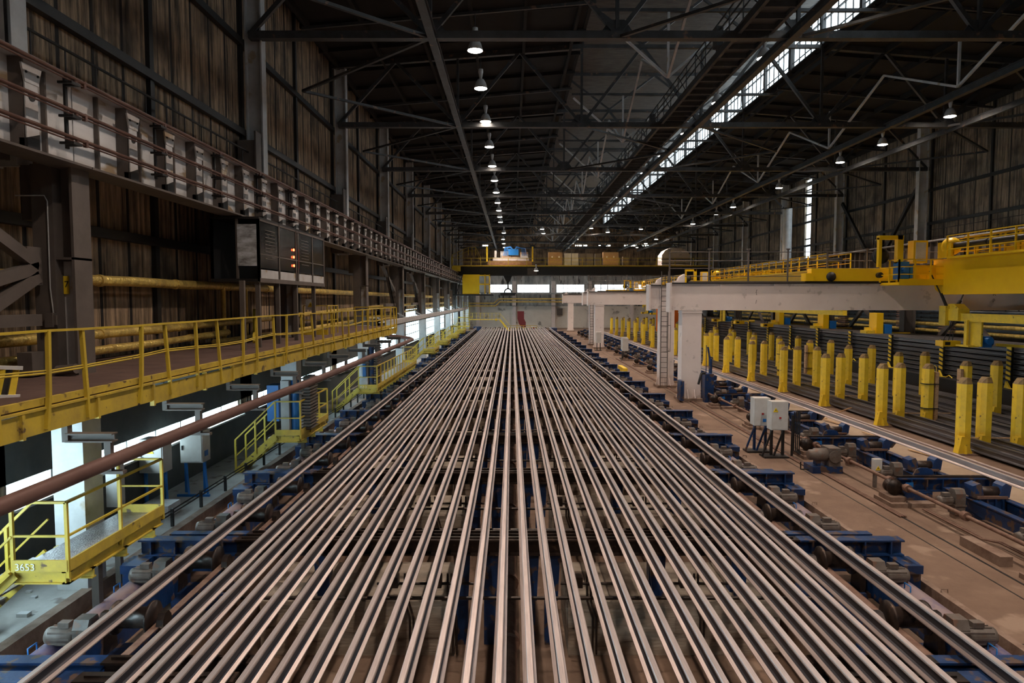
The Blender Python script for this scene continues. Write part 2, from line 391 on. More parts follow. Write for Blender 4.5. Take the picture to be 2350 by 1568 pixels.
# horizontal wind bracing in the chord plane, one bay each
bi=0
for i in range(9):
    Y=12+12*i
    t=thing('wind_brace',(9.8,Y,CH),'crossed roof bracing between trusses in the %s bay from the camera'%ORD[i],'bracing','horizontal roof bracing')
    for xa,xb in ((-9,-2.8),(22.4,28.8),(9.8,16),(3.6,9.8)):
        b=MB()
        if xa in(-9,22.4) or i%2==0:
            xm=(xb if xa<0 else xa)
            b.bar((xm,Y,CH+.02),(xa if xa<0 else xb,Y+6,CH+.02),.12,.1);b.bar((xa if xa<0 else xb,Y+6,CH+.02),(xm,Y+12,CH+.02),.12,.1)
            b.build('brace_bar','truss',t)
    # hung vertical V frames under the right eave half
    b=MB();x=19.2
    b.bar((x,Y+6,CH+2.4),(x,Y+6,CH+.2),.1);b.bar((x,Y+6,CH+.2),(x,Y+12,CH+2.6),.1);b.bar((x,Y+6,CH+.2),(x,Y,CH+2.6),.1);b.build('sway_frame','lgrey' if i<6 else 'truss',t)
    b=MB();x=6.7
    b.bar((x,Y+6,CH+3.4),(x,Y+6,CH+.6),.1);b.bar((x,Y+6,CH+.6),(x,Y+12,CH+3.4),.1);b.bar((x,Y+6,CH+.6),(x,Y,CH+3.4),.1);b.bar((x-3,Y+6,CH+3.2),(x,Y+6,CH+.6),.1);b.bar((x+3,Y+6,CH+3.2),(x,Y+6,CH+.6),.1);b.build('sway_frame','lgrey',t)  # paler steel puts the light of the roof glazing into these frames
    b=MB();b.bar((3.6,Y+6,CH+3.4),(16,Y+6,CH+3.4),.14);b.bar((-9,Y+6,16.8),(3.6,Y+6,17.9),.12);b.bar((16,Y+6,17.9),(29,Y+6,16.8),.12);b.build('cross_tie','truss',t)
for x,lab in ((-2.7,'dark longitudinal roof girder beside the left row of lamps'),              (9.45,'dark longitudinal roof girder below the catwalk at the hall centre'),(19.3,'dark longitudinal roof girder just left of the right row of lamps'),(22.9,'dark longitudinal roof girder beside the right row of lamps')):
    b=MB();b.iby(10,Y1,x,CH-.2,CH+.1,.26 if x<20 else .12,.03)
    if x in(9.45,): b.bar((x,10,CH+.9),(x,Y1,CH+.9),.1)
    o=b.build('roof_girder','truss',org=(x,10,CH-.25));tag(o,lab,'roof girder','longitudinal roof girders',kind='thing')
# catwalk up in the roof
t=thing('roof_catwalk',(8.9,10,CH+.2),'dark grated catwalk with railings hung beside the centre roof girder','catwalk')
b=MB();b.box(7.8,8.8,10,Y1-1,CH+.28,CH+.34);b.iby(10,Y1-1,7.75,CH+.1,CH+.38,.12,.03);b.iby(10,Y1-1,8.85,CH+.1,CH+.38,.12,.03)
y=10
while y<Y1-1: b.box(7.75,8.85,y,y+.06,CH+.1,CH+.28);y+=.9
b.build('walkway','catw',t)
for x in(7.75,8.85):
    b=MB();y=10
    while y<Y1-1: b.box(x-.02,x+.02,y-.02,y+.02,CH+.3,CH+1.4);y+=1.5
    for z in(.8,1.1,1.4): b.box(x-.02,x+.02,10,Y1-1,CH+z-.02,CH+z+.02)
    y=10
    while y<Y1-4: b.bar((x,y,CH+.3),(x,y+1.5,CH+1.4),.03);y+=3
    b.build('railing','catw',t)
for k in range(8): 
    b=MB();y=12+12*k;b.box(7.6,7.85,y+2,y+2.5,CH+.5,CH+1.2);b.build('junction_box','truss',t)

# ------------------------------------------------------------------ lamps
def lamp_proto(loc,label,group):
    t=thing('high_bay_lamp',loc,label,'lamp',group);x,y,z=loc
    b=MB();b.lathe([(.0,.42),(.06,.42),(.14,.38),(.22,.25),(.27,.08),(.28,.0)],loc,20);b.build('reflector_shade','lgrey',t)
    b=MB();b.lathe([(0,.03),(.26,.03),(.26,.0),(.2,-.03),(0,-.04)],loc,20);b.build('lens','lampon',t)
    b=MB();b.lathe([(0,.82),(.1,.82),(.11,.7),(.09,.62),(.07,.5),(.05,.42)],loc,14);b.build('ballast_housing','lgrey',t)
    b=MB();b.tube([(x,y,z+.82),(x,y,z+1.3)],.015,6);b.build('hanger','dark',t)
    return t
LP=None
def lamp(x,y,z,label,group,power=1.,lit=True):
    global LP
    if LP is None: LP=lamp_proto((x,y,z),label,group);t=LP
    else: t=dup(LP,(x,y,z),label,group)
    if power>0:
        ld=LD.get(power)
        if ld is None:
            ld=bpy.data.lights.new('lamp_light','SPOT');ld.energy=LAMP_W*power;ld.color=LCOL;ld.spot_size=R(132);ld.spot_blend=.8;ld.shadow_soft_size=.22;LD[power]=ld
        l=bpy.data.objects.new('lamp_light',ld);COL.objects.link(l);l.parent=t;l.location=(0,0,-.1)
    return t
LD={}
LAMP_W=950.;LCOL=(1,.80,.66)
GL='left row of high-bay lamps'
for i,y in enumerate((20.4,25.6,30.1,35.6,41.4,47.3,53.,58.8,65,70.6,76,81)):
    lamp(-1.35,y,14.3,'bell-shaped high-bay lamp in the left row, %s from the camera'%ORD[i],GL)
GC='centre row of high-bay lamps'
for i,y in enumerate((21.5,27,33,39,45,51,57,63,69,75,81)):
    lamp(9.75,y,14.5,'bell-shaped high-bay lamp on the centre girder by the catwalk, %s from the camera'%ORD[i],GC)
GR='right row of high-bay lamps'
for i,y in enumerate((34.6,40.8,46,56.4,68,73.5,83)):
    lamp(21.8,y,14.3,'bell-shaped high-bay lamp in the right row, %s from the camera'%ORD[i],GR,1.)
for i,(x,y,z) in enumerate(((-1.1,92,14.1),(4.1,94,14.8),(4.6,101,14.9),(10.8,94,14.9),(13.5,97,14.7),(17.6,94,14.8))):
    lamp(x,y,z,'small distant lamp under the last roof trusses, %s counted from the left wall'%ORD[i],'distant cross row of lamps',1.)
for x in(-1.35,9.75,21.8):
    for i,y in enumerate((104,112,120)): lamp(x,y,14.3,'tiny added lamp lighting the end wall, %s, %s of its row'%('left row' if x<0 else('centre row' if x<15 else 'right row'),ORD[i]),'added far end lamps',1.6)  # unseen extra rows, stronger than the others, added to brighten the end wall
lamp(3.1,88,8.9,'white lamp hanging below the bridge of the far overhead crane','lamp',.5)
# the same three rows carry on behind the photographer
for x in(-1.35,9.75,21.8):
    for y in(-9,-1,7,14): 
        if x>20 and y>10: y=24
        lamp(x,y,14.3,'bell-shaped high-bay lamp over the photographer, out of the picture',GL+' behind',1.)
# ------------------------------------------------------------------ left columns
def hcol(mb,x0,x1,y,z0,z1,d=.5):
    mb.box(x0,x0+.05,y-d/2,y+d/2,z0,z1);mb.box(x1-.05,x1,y-d/2,y+d/2,z0,z1);mb.box(x0+.05,x1-.05,y-.03,y+.03,z0,z1)
for i in range(10):
    Y=12+12*i
    t=thing('crane_column',(-8,Y,0),'riveted grey steel column under the left crane girder, %s from the camera'%ORD[i],'column','left row of crane columns')
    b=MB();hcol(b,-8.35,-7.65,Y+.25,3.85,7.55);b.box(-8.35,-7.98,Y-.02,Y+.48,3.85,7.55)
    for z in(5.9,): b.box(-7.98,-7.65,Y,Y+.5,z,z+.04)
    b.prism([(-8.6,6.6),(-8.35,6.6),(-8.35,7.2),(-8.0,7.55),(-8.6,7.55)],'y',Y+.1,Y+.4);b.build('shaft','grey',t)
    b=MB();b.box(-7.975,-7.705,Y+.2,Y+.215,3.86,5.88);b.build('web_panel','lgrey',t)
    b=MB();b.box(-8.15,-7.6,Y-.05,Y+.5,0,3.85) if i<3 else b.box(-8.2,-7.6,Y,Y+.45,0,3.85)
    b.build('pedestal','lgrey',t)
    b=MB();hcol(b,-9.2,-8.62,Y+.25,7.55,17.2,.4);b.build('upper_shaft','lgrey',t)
    b=MB();b.box(-9.3,-8.7,Y-.5,Y-.1,7.6,10.6);b.box(-8.72,-8.66,Y-.55,Y-.05,7.6,10.9);b.build('side_stub','grey',t)
    if i==0:
        b=MB();b.box(-8.12,-7.98,Y-.14,Y-.02,4.72,4.97);b.box(-7.98,-7.93,Y-.12,Y-.04,4.76,4.93);b.build('junction_box','grey',t)
        b=MB();b.tube([(-8.02,Y-.05,4.97),(-8.06,Y-.05,5.4),(-8.05,Y-.05,6.9),(-8.1,Y-.05,7.0),(-8.6,Y-.05,7.0)],.012,6);b.build('conduit','lgrey',t)
        b=MB();b.box(-7.97,-7.88,Y+.17,Y+.19,5.3,5.62);b.build('placard','signy',t);text('7',t,(-7.955,Y+.165,5.42),(R(90),0,0),.16,'black')
        b=MB();b.tube([(-7.95,Y-.1,3.96),(-7.6,Y-.14,4.0)],.09,10);b.build('kick_roll','grey',t)
# X bracing between columns in the nearest bays and under the girder
for i,(ya,yb) in enumerate(((0,12),(36,48),(48,60))):
    t=thing('column_brace',(-8.2,(ya+yb)/2,3.85),['rusty diagonal bracing beside the nearest left column','dark V-shaped bracing between the left columns just past the walkway end','dark V-shaped bracing in the bay beyond the walkway end'][i],'bracing','braces between left columns')
    z0,z1=(3.9,7.2)
    for p,q in (((-8.2,yb-.2,5.6 if i==0 else 4.2),(-8.2,yb-3.5,3.95 if i==0 else 7.2)),((-8.2,yb-.2,5.8 if i==0 else 4.2),(-8.2,yb-3.5,7.4 if i==0 else 7.2)),((-8.2,yb-.2,5.75),(-8.2,yb-4.8,4.6 if i==0 else 7.4)),((-8.2,yb-.2,4.85),(-8.2,yb-4.,4.85))):
        b=MB();b.bar(p,q,.16,.2);b.build('brace_bar','grey',t)
    b=MB();b.box(-8.4,-8.15,yb-.45,yb-.1,5.45,6.1);b.box(-8.4,-8.15,yb-.45,yb-.1,3.9,4.3);b.build('gusset_plate','grey',t)
# ------------------------------------------------------------------ left crane girder, bay by bay
GT=dict(z0=7.5,z1=9.0)
for i in range(-1,9):
    Y=12*i+.25 if i>=0 else -6
    ye=12*(i+1)+.25
    lab='pale steel crane runway girder with stiffener plates, %s span from the camera'%ORD[i+1]
    t=thing('crane_girder',(-7.7,Y,7.5),lab,'crane girder','spans of the left crane runway')
    b=MB();b.box(-7.78,-7.74,Y,ye-.03,7.53,8.95);b.build('web_plate','web',t)
    b=MB();b.box(-8.0,-7.42,Y,ye-.03,7.5,7.54);b.build('bottom_flange','grey',t)
    b=MB();b.box(-8.0,-7.45,Y,ye-.03,8.94,8.99);b.box(-9.2,-8.0,Y,ye-.03,8.9,8.94);b.build('top_flange','lgrey',t)
    k0=math.ceil((Y+.1-10.72)/.715);y=10.72+.715*k0;k=k0
    b1=MB()
    while y<ye-.2:
        b1.box(-7.74,-7.52 if k%2==0 else -7.66,y-.02,y+.02,7.55,8.93)
        # boxed bracket with a lightening hole in its front plate
        if k%2==0:
            b2=MB();b2.box(-7.5,-7.48,y-.02,y+.26,7.7,8.55);b2.prism([(y-.09,8.82),(y+.36,8.82),(y+.28,8.55),(y-.02,8.55)],'x',-7.5,-7.47);pl=b2.build('bracket_plate','lgrey',t);b3=MB()
            b3.lathe([(0,-7.479),(.055,-7.474)],(0,0,0),16,'x') if False else b3.tube([(-7.479,y+.12,8.36),(-7.470,y+.12,8.36)],.08,16)
            b3.build('bracket_hole','black',pl);b3=MB()
            b3.prism([(y-.02,7.56),(y+.26,7.56),(y+.26,7.8),(y-.02,7.7)],'x',-7.6,-7.47)
            b3.build('bracket_foot','dark',pl)
            for yy in(y+.0,y+.26): b3=MB();b3.tube([(-7.47,yy,8.7),(-7.455,yy,8.7)],.02,8);b3.build('bolt','black',pl)
        y+=.715;k+=1
    b1.build('stiffener_plates','grey',t)
    b=MB();b.box(-7.8,-7.72,Y,ye,8.99,9.08);b.build('crane_rail','lgrey',t)
    b=MB();y=Y+.5
    for k in range(12):
        yy=Y+.5+k*.98
        if yy>ye: break
        b=MB();b.box(-7.46,-7.36,yy,yy+.42,8.9,8.93);b.build('clip_plate','lgrey',t)
for j,(z,wd) in enumerate(((8.86,'upper'),(8.32,'middle'),(7.88,'lower'))):
    b=MB();b.tube([(-7.27,-6,z),(-7.27,106,z)],.034,8);b.tube([(-7.27,-6,z-.06),(-7.27,106,z-.06)],.014,6)
    for k in range(40):
        b.box(-7.30,-7.24,1+k*2.7,1.06+k*2.7,z-.09,z+.03)
    o=b.build('conductor_bar','cond',org=(-7.27,8,z));tag(o,'%s brown conductor bar running along the left crane girder'%wd,'conductor bar','conductor bars on the left girder','thing')
# insulator brackets
pr=None
ys=[11.6+2.85*k for k in range(33)]
for k,y in enumerate(ys):
    loc=(-7.45,y,7.8)
    lab='dark bracket with insulators holding the conductor bars, %s from the camera'%(ORD[k])
    if pr is None:
        t=thing('conductor_bracket',loc,lab,'bracket','conductor bar brackets');pr=t
        b=MB();b.box(-7.46,-7.42,y-.03,y+.03,7.72,8.9);b.build('upright','dark',t)
        for z in(8.8,8.26,7.82):
            b=MB();b.box(-7.44,-7.2,y-.03,y+.03,z-.06,z-.02);b.box(-7.44,-7.2,y-.2,y-.16,z-.06,z-.02);b.box(-7.24,-7.2,y-.2,y+.03,z-.06,z-.02);b.build('arm','dark',t)
            b=MB()
            for xx in(-7.36,-7.27): b.lathe([(0,-.03),(.045,-.02),(.02,0),(.045,.02),(.02,.04),(.04,.06),(0,.07)],(xx,y,z+.0),10)
            b.build('insulator','cond',t)
    else: dup(pr,loc,lab)
# walkway railing above girder (near wall)
b=MB()
for z in(10.2,): b.tube([(-8.95,9,z),(-8.95,106,z)],.03,6)
for k in range(97): b.tube([(-8.95,9+1*k,8.94),(-8.95,9+1*k,10.2)],.016,6)
o=b.build('runway_handrail','dark',org=(-8.95,9,8.94));tag(o,'thin dark handrail along the top of the left crane girder','handrail',None,'thing')

# ------------------------------------------------------------------ yellow-edged deck on the left
DZ=3.87;DX=-5.93
t=thing('elevated_walkway',(DX,8,DZ),'brown-decked elevated walkway with a yellow edge beam along the left side','walkway')
b=MB();b.box(-9.39,DX,2,34.8,DZ-.06,DZ);b.build('deck_plate','deck',t)
y=4;k=0
while y<34.8:
    ln=random.choice((1.5,1.9,1.3));jz=random.uniform(-.03,.03)
    b=MB();b.box(DX,DX+.03,y+.03,min(34.8,y+ln),DZ-.36+jz,DZ-.07+jz);b.box(DX,DX+.07,y+.0,y+.05,DZ-.38+jz,DZ-.06);b.build('fascia_plate','ydirt',t)
    y+=ln
b=MB();b.box(DX-.04,DX+.02,2,34.8,DZ,DZ+.09);b.box(DX,DX+.06,2,34.8,DZ-.05,DZ-.02);b.build('toe_board','ydirt',t)
b=MB();y=3.5
while y<34.7: b.ibx(-9.2,DX-.06,y,DZ-.3,DZ-.07,.12,.015);y+=1.36
b.box(-7.9,-7.7,2,34.7,DZ-.5,DZ-.3)
b.build('joist','dark',t)
post_y=[5.6,6.7,7.75,8.55,9.4,10.7,11.7,12.7,13.75,14.85,15.7,16.9,17.7,19.2,20.3,21.3,22.6,23.8,24.6,25.8,26.7,27.9,28.9,29.8,30.8,31.9,33.0,34.2,34.75]
rt=[]
for y in post_y:
    j=random.uniform(-.05,.05);j2=random.uniform(-.05,.05);z=DZ+.93+random.uniform(-.012,.012)
    b=MB();b.bar((DX+.05,y,DZ-.3),(DX+.05+j*.5,y+j2,DZ+.12),.05,.05,up=(1,0,0));b.bar((DX+.05+j*.5,y+j2,DZ+.12),(DX+.03+j,y+j2*2,z),.05,.05,up=(1,0,0))
    b.build('railing_post','yrail',t);rt.append((DX+.03+j*.6,y+j2*2,z))
b=MB();
for p,q in zip(rt,rt[1:]): b.bar(p,q,.055,.03)
b.build('handrail','yrail',t)
b=MB()
for a in range(len(rt)-1):
    p,q=rt[a],rt[a+1];s1=.42+.03*math.sin(a*1.3);s2=.42+.03*math.sin((a+1)*1.3)
    b.tube([(p[0],p[1],DZ+s1),(q[0],q[1],DZ+s2)],.014,6)
    b.tube([(p[0],p[1],DZ+s1+.03),(q[0],q[1],DZ+s2+.035)],.012,6)
b.build('mid_rail','yrail',t)
b=MB();
for x in(-6.6,-7.3,-8.0): b.bar((x,34.75,DZ),(x,34.75,DZ+.95),.05)
b.bar((DX,34.75,DZ+.95),(-8,34.75,DZ+.95),.05);b.bar((DX,34.75,DZ+.5),(-8,34.75,DZ+.5),.04);b.build('end_rail','yrail',t)
# striped bucket-like guard by the first column
t=thing('striped_guard',(-7.0,8.9,DZ),'battered black and yellow striped sheet guard lying on the walkway','guard')
for k in range(7):
    a=-.55+.15*k
    b=MB();b.bar((-7.25+.07*k,9.0+.04*k,DZ+.02-.01*k),(-7.3+.055*k+.08,9.15+.05*k,DZ+.44-.01*k),.075,.03);b.build('stripe','yellow' if k%2==0 else 'dark',t)
b=MB();b.bar((-7.3,9.02,DZ+.03),(-6.75,9.3,DZ),.06);b.bar((-7.3,9.15,DZ+.43),(-6.8,9.45,DZ+.38),.05);b.build('rim','paper',t)
# hangers and pipe below the deck
pr=None
for k in range(10):
    y=9.05+2.62*k
    lab='short steel hanger carrying the pipe below the walkway, %s from the camera'%ORD[k]
    if pr is None:
        t=pr=thing('pipe_hanger',(-5.6,y,3.1),lab,'hanger','pipe hangers')
        b=MB();b.ibx(-5.95,-5.32,y,3.30,3.42,.14,.02);b.build('stub_beam','grey',t)
        b=MB();b.box(-5.45,-5.36,y-.04,y+.04,2.9,3.3);b.build('drop_bar','grey',t)
        b=MB();b.box(-5.6,-5.2,y-.05,y+.05,2.87,2.91);b.build('saddle','grey',t)
        b=MB();b.box(-6.0,-5.92,y-.05,y+.05,3.3,3.6);b.build('bracket','grey',t)
    else: dup(pr,(-5.6,y,3.1),lab)
b=MB();b.tube([(-5.28,3,3.06)]+[(-5.28-.0*k,6+k*3,3.06+.02*math.sin(k)) for k in range(10)]+[(-5.28,36,3.1),(-5.5,36.6,3.12),(-6.2,36.9,3.2),(-7.6,37,3.3)],.095,14)
o=b.build('steam_pipe','pipe',org=(-5.28,8,3.0));tag(o,'long brown pipe hung below the yellow-edged walkway','pipe',None,'thing')
b=MB();b.box(-6.7,-6.4,36,100,3.85,4.1);b.iby(36,100,-6.9,3.7,4.0,.3,.03)
for k in range(8): b.bar((-6.8,38+8*k,3.8),(-7.7,36+8*k+2,4.3),.08)
o=b.build('pipe_bridge','lgrey',org=(-6.5,36,3.85));tag(o,'long grey pipe and cable bridge continuing past the walkway end','cable bridge',None,'thing')
# gold insulated pipes on the wall
def gpipe(pts,r,lab,name='insulated_pipe'):
    ps=[];
    for (p,q) in zip(pts,pts[1:]):
        nseg=max(1,int((Vector(q)-Vector(p)).length/1.1))
        for s in range(nseg):
            u=s/nseg;ps.append(tuple(Vector(p).lerp(Vector(q),u)+Vector((random.uniform(-.008,.008),0,random.uniform(-.008,.008)))))
    ps.append(pts[-1]);b=MB();b.tube(ps,[r*random.uniform(.93,1.08) for _ in ps],12)
    y=0
    for p in ps[::3]: b.tube([(p[0],p[1]-.06,p[2]),(p[0],p[1]+.06,p[2])],r*1.12,12)
    o=b.build(name,'gold',org=pts[0]);tag(o,lab,'pipe','gold insulated pipes','thing')
gpipe([(-9.0,-2,5.66),(-9.0,33,5.58),(-9.0,60,5.55),(-9.0,100,5.5)],.12,'uppermost gold-wrapped insulated pipe along the left wall')
gpipe([(-8.9,-2,4.5),(-8.9,17,4.45),(-8.9,23,4.5),(-8.9,46,4.75),(-8.9,100,4.8)],.10,'middle gold-wrapped insulated pipe behind the walkway railing')
gpipe([(-8.75,-2,4.16),(-8.75,16,4.12),(-8.75,21,4.2)],.09,'lowest gold-wrapped insulated pipe just above the walkway deck')
gpipe([(-8.7,20,3.95),(-8.7,34,4.0),(-8.6,60,4.3),(-8.6,100,4.4)],.08,'copper-coloured wrapped pipe low on the wall past the control room')
for k,(x,y) in enumerate(((-8.95,21.2),(-8.95,23.0),(-8.95,27))):
    gpipe([(x,y,3.9),(x,y,5.6)],.07,'upright gold-wrapped pipe under the control room, %s from the camera'%ORD[k],'pipe_riser')
# ------------------------------------------------------------------ control cabin
CX,CY0,CY1,CZ0,CZ1=-6.95,18.9,25.4,5.78,7.42
t=thing('control_cabin',(CX,CY0,CZ0),'dark glazed control cabin on stilts under the crane girder, red lights inside','control cabin')
b=MB();b.box(-8.3,CX,CY0,CY1,CZ0-.08,CZ0);b.box(-8.3,CX,CY0,CY1,CZ1,CZ1+.06);b.box(-8.3,-8.24,CY0,CY1,CZ0,CZ1);b.build('cabin_shell','dark',t)
b=MB();
for y in(CY0,20.5,22.1,22.3,23.9,CY1-.06): b.box(CX-.06,CX,y,y+.07,CZ0,CZ1)
b.box(CX-.06,CX+.01,CY0,CY1,CZ0-.1,CZ0+.02);b.box(CX-.06,CX,CY0,CY1,CZ1-.05,CZ1)
for x in(-8.3,-7.6,CX-.06): b.box(x,x+.06,CY0,CY0+.06,CZ0,CZ1)
b.box(CX-.03,CX-.01,CY0,CY1,6.45,6.48)
b.build('window_frames','grey',t)
b=MB();b.box(CX-.03,CX-.02,CY0+.05,CY1-.05,CZ0+.3,CZ1-.05);b.build('front_glass','glass',t)
b=MB()
for y0,y1 in((19,20.4),(20.6,22),(22.4,23.8),(24,25.3)): b.box(CX-.01,CX,y0,y1,CZ0+.02,CZ0+.26)
b.build('lower_panel','lgrey',t)
b=MB();b.box(-7.55,-7.02,CY0-.02,CY0-.01,CZ0+.35,CZ1-.15);b.build('end_window','glassrefl',t)
for k,z in enumerate((6.28,6.55,6.78)):
    b=MB();b.tube([(CX+.0,21.85,z),(CX+.02,21.85,z)],.04,12);b.build('signal_light','led',t)
b=MB();b.box(CX-.012,CX-.0,22.32,22.4,6.2,6.85);b.build('red_strip','red',t)
b=MB()
for z in range(9): b.box(CX-.016,CX-.004,19.4,20.2,6.35+.1*z,6.37+.1*z);b.box(CX-.016,CX-.004,22.7,23.5,6.35+.1*z,6.37+.1*z)
b.build('louvre_slats','grey',t)
for y in(17.9,19,20.6,22.3,24.3):
    b=MB();b.iby(y-.06,y+.06,CX-.1,DZ,CZ0-.08,.14,.02) if False else b.box(CX-.16,CX-.04,y-.05,y+.05,DZ,CZ0-.08);b.build('stilt','grey',t)
# ------------------------------------------------------------------ left floor: platforms
def rail_run(t,pts,h,n,mt='yrail',mid=True,w=.045):
    for (p,q),k in zip(zip(pts,pts[1:]),n):
        p=Vector(p);q=Vector(q)
        for s in range(k+1):
            if s==k and q!=Vector(pts[-1]): continue
            c=p.lerp(q,s/k);b=MB();b.bar(c-Vector((0,0,.12)),c+Vector((0,0,h)),w,w);b.build('railing_post',mt,t)
        b=MB();b.bar(p+Vector((0,0,h)),q+Vector((0,0,h)),w,w*.8)
        if mid: b.bar(p+Vector((0,0,h*.5)),q+Vector((0,0,h*.5)),w*.7,w*.7)
        b.build('guard_rail',mt,t)
def platform(x0,x1,y0,y1,z,lab,mark=None,n=(2,3,2),stairs=True,sty=0):
    t=thing('yellow_platform',(x0,y0,0),lab,'platform','yellow work platforms')
    b=MB();b.box(x0,x1,y0,y1,z-.03,z);b.build('deck_plate','plate',t)
    b=MB();b.box(x0,x1,y0-.03,y0,z-.02,z+.15);b.box(x1,x1+.03,y0,y1,z-.02,z+.15);b.box(x0,x1,y1,y1+.03,z-.02,z+.15);b.build('toe_plate','ydirt',t)
    b=MB();b.ibx(x0,x1,y0+.05,z-.22,z-.03,.1,.02);b.iby(y0,y1,x1-.05,z-.22,z-.03,.1,.02)
    yy=y0+.6
    while yy<y1: b.ibx(x0-.4,x1,yy,z-.36,z-.2,.1,.02);yy+=.9
    b.build('support_beam','ydirt',t)
    rail_run(t,[(x0,y0,z),(x1,y0,z),(x1,y1,z),(x0,y1,z)],1.0,n)
    b=MB();b.box((x0+x1)/2-.06,(x0+x1)/2+.06,(y0+y1)/2-.1,(y0+y1)/2+.02,0,z-.2);b.build('support_leg','grey',t);b=MB();b.box(x0,x0+.1,y1-.2,y1-.1,0,z-.2);b.build('support_leg','grey',t)
    if stairs:
        L=z*1.05
        for yy in(y0,y0+.75):
            b=MB();b.bar((x0,yy,z-.05),(x0-L,yy,.0),.04,.2);b.build('stringer','ydirt',t)
        b=MB();ns=int(z/.2)
        for s in range(ns): 
            u=(s+.5)/ns;b.box(x0-L*u-.13,x0-L*u+.1,y0+.02,y0+.73,z-z*u-.02,z-z*u+.01)
        b.build('stair_treads','plate',t)
        for yy in(y0-.02,y0+.77):
            b=MB();b.bar((x0,yy,z+1.0),(x0-L,yy,1.0),.04,.04);b.bar((x0,yy,z+.5),(x0-L,yy,.5),.03,.03);b.bar((x0-L,yy,0),(x0-L,yy,1.0),.05,.05);b.bar((x0-L*.5,yy,z*.5),(x0-L*.5,yy,z*.5+1.0),.05,.05);b.build('stair_rail','yrail',t)
    if mark: text(mark,t,(x0+.04,y0-.036,z+.0),(R(90),0,0),.15,'signw')
    return t
platform(-7.28,-6.48,9.75,12.45,1.26,'nearest yellow platform with stairs and chequered deck, number 3653 on its edge','3653',(1,2,1))
platform(-7.1,-6.35,20.3,23.3,1.15,'second yellow platform, carrying the blue and white coil unit',None,(1,3,1))
platform(-7.05,-6.2,31.2,44,1.15,'long yellow platform with many railing posts beyond the walkway end','353 3',(1,14,1))
platform(-7.1,-6.2,54.5,58,1.15,'small yellow platform with cage rails before the bright windows, fourth from the camera',None,(2,3,2))
platform(-7.1,-6.2,65.5,69,1.15,'small yellow platform before the bright windows, fifth from the camera',None,(2,3,2))
platform(-7.1,-6.2,76.5,80,1.15,'small yellow platform before the bright windows, sixth from the camera',None,(2,3,2))
platform(-7.1,-6.2,88,92,1.15,'small distant yellow platform, last in the row by the windows',None,(2,3,2))
# near loose yellow post
t=thing('handrail_post',(-7.6,9.68,0),'yellow handrail on a single floor post at the foot of the nearest stairs','handrail')
b=MB();b.bar((-7.6,9.68,0),(-7.6,9.68,.95),.06,.06);b.build('post','yrail',t)
b=MB();b.bar((-7.6,9.68,.95),(-7.3,9.7,1.22),.05,.04);b.bar((-7.6,9.68,.95),(-8.3,9.6,.5),.05,.04);b.build('guard_rail','yrail',t)
# coil unit on 2nd platform
t=thing('hydraulic_unit',(-6.8,20.8,1.15),'tall blue and grey hydraulic unit with finned cooler on the second yellow platform','machine')
b=MB();b.box(-7.0,-6.75,20.5,20.75,1.15,2.75);b.build('grey_panel','lgrey',t)
b=MB();b.tube([(-6.62,20.7,1.15),(-6.62,20.7,2.75)],.12,16);b.build('blue_cylinder','bluec',t)
b=MB();b.box(-7.45,-7.1,20.6,21.1,1.5,2.6);b.build('blue_tank','bluec',t)
b=MB()
for k in range(17): b.box(-6.45,-6.15,20.7,21.5,1.25+.095*k,1.29+.095*k)
b.box(-6.4,-6.2,20.8,21.4,1.2,2.85);b.build('cooler_fins','grey',t)
t=thing('hydraulic_unit',(-6.7,32,1.15),'blue cylinder unit with dark cooler at the front end of the long yellow platform','machine')
b=MB();b.box(-7.0,-6.7,31.5,31.9,1.15,2.9);b.build('grey_panel','lgrey',t)
b=MB();b.tube([(-6.55,31.7,1.15),(-6.55,31.7,3.0)],.13,16);b.build('blue_cylinder','blue',t)
b=MB();b.box(-6.9,-6.75,31.4,31.5,1.6,2.6);b.build('blue_tank','bluec',t)
b=MB()
for k in range(17): b.box(-6.42,-6.25,31.6,32.6,1.25+.11*k,1.3+.11*k)
b.box(-6.38,-6.28,31.7,32.5,1.2,3.1);b.build('cooler_fins','grey',t)
# white cabinets on blue stands, left
for k,(x,y,lab) in enumerate(((-9.05,16.9,'white switch cabinet with warning triangle on blue legs under the walkway, the nearer of two'),(-8.55,18.0,'white switch cabinet on blue legs under the walkway, the farther of two'))):
    t=thing('switch_cabinet',(x,y,0),lab,'cabinet','cabinets on blue stands')
    b=MB();b.box(x-.3,x+.3,y,y+.45,.85,1.7);b.build('cabinet_box','cab',t)
    b=MB();b.box(x-.27,x+.27,y-.02,y,.88,1.67);d=b.build('door','cab',t)
    b=MB();b.box(x-.25,x-.22,y-.05,y-.02,1.2,1.32);b.build('handle','dark',d)
    for xx in(x-.25,x+.25):
        b=MB();b.bar((xx,y+.2,.85),(xx,y+.2,0),.07);b.bar((xx,y+.2,.8),(xx+.25,y-.2,.0),.05);b.build('leg','bluec',t)
    b=MB();b.box(x-.3,x+.55,y-.25,y-.18,.0,.06);b.build('foot_bar','bluec',t)
    if k==0: warn(t,x,y-.02,1.35,.18)
    else:
        b=MB();b.box(x+.3,x+.31,y+.1,y+.3,1.0,1.15);b.build('blue_sticker','bluec',t)
b=MB();b.box(-8.9,-8.2,16.0,16.6,0,.28);o=b.build('concrete_block','lgrey',org=(-8.5,16.3,0));tag(o,'low pale concrete block on the left floor in front of the blue cabinet stand','block',None,'thing')
b=MB();b.box(-9.0,-8.7,14.9,15.1,.6,1.6);b.box(-8.7,-8.68,14.92,15.08,.65,1.5);o=b.build('wall_box','cab',org=(-8.85,15,.6));tag(o,'small white box on the left floor behind the nearest platform railing','box',None,'thing')
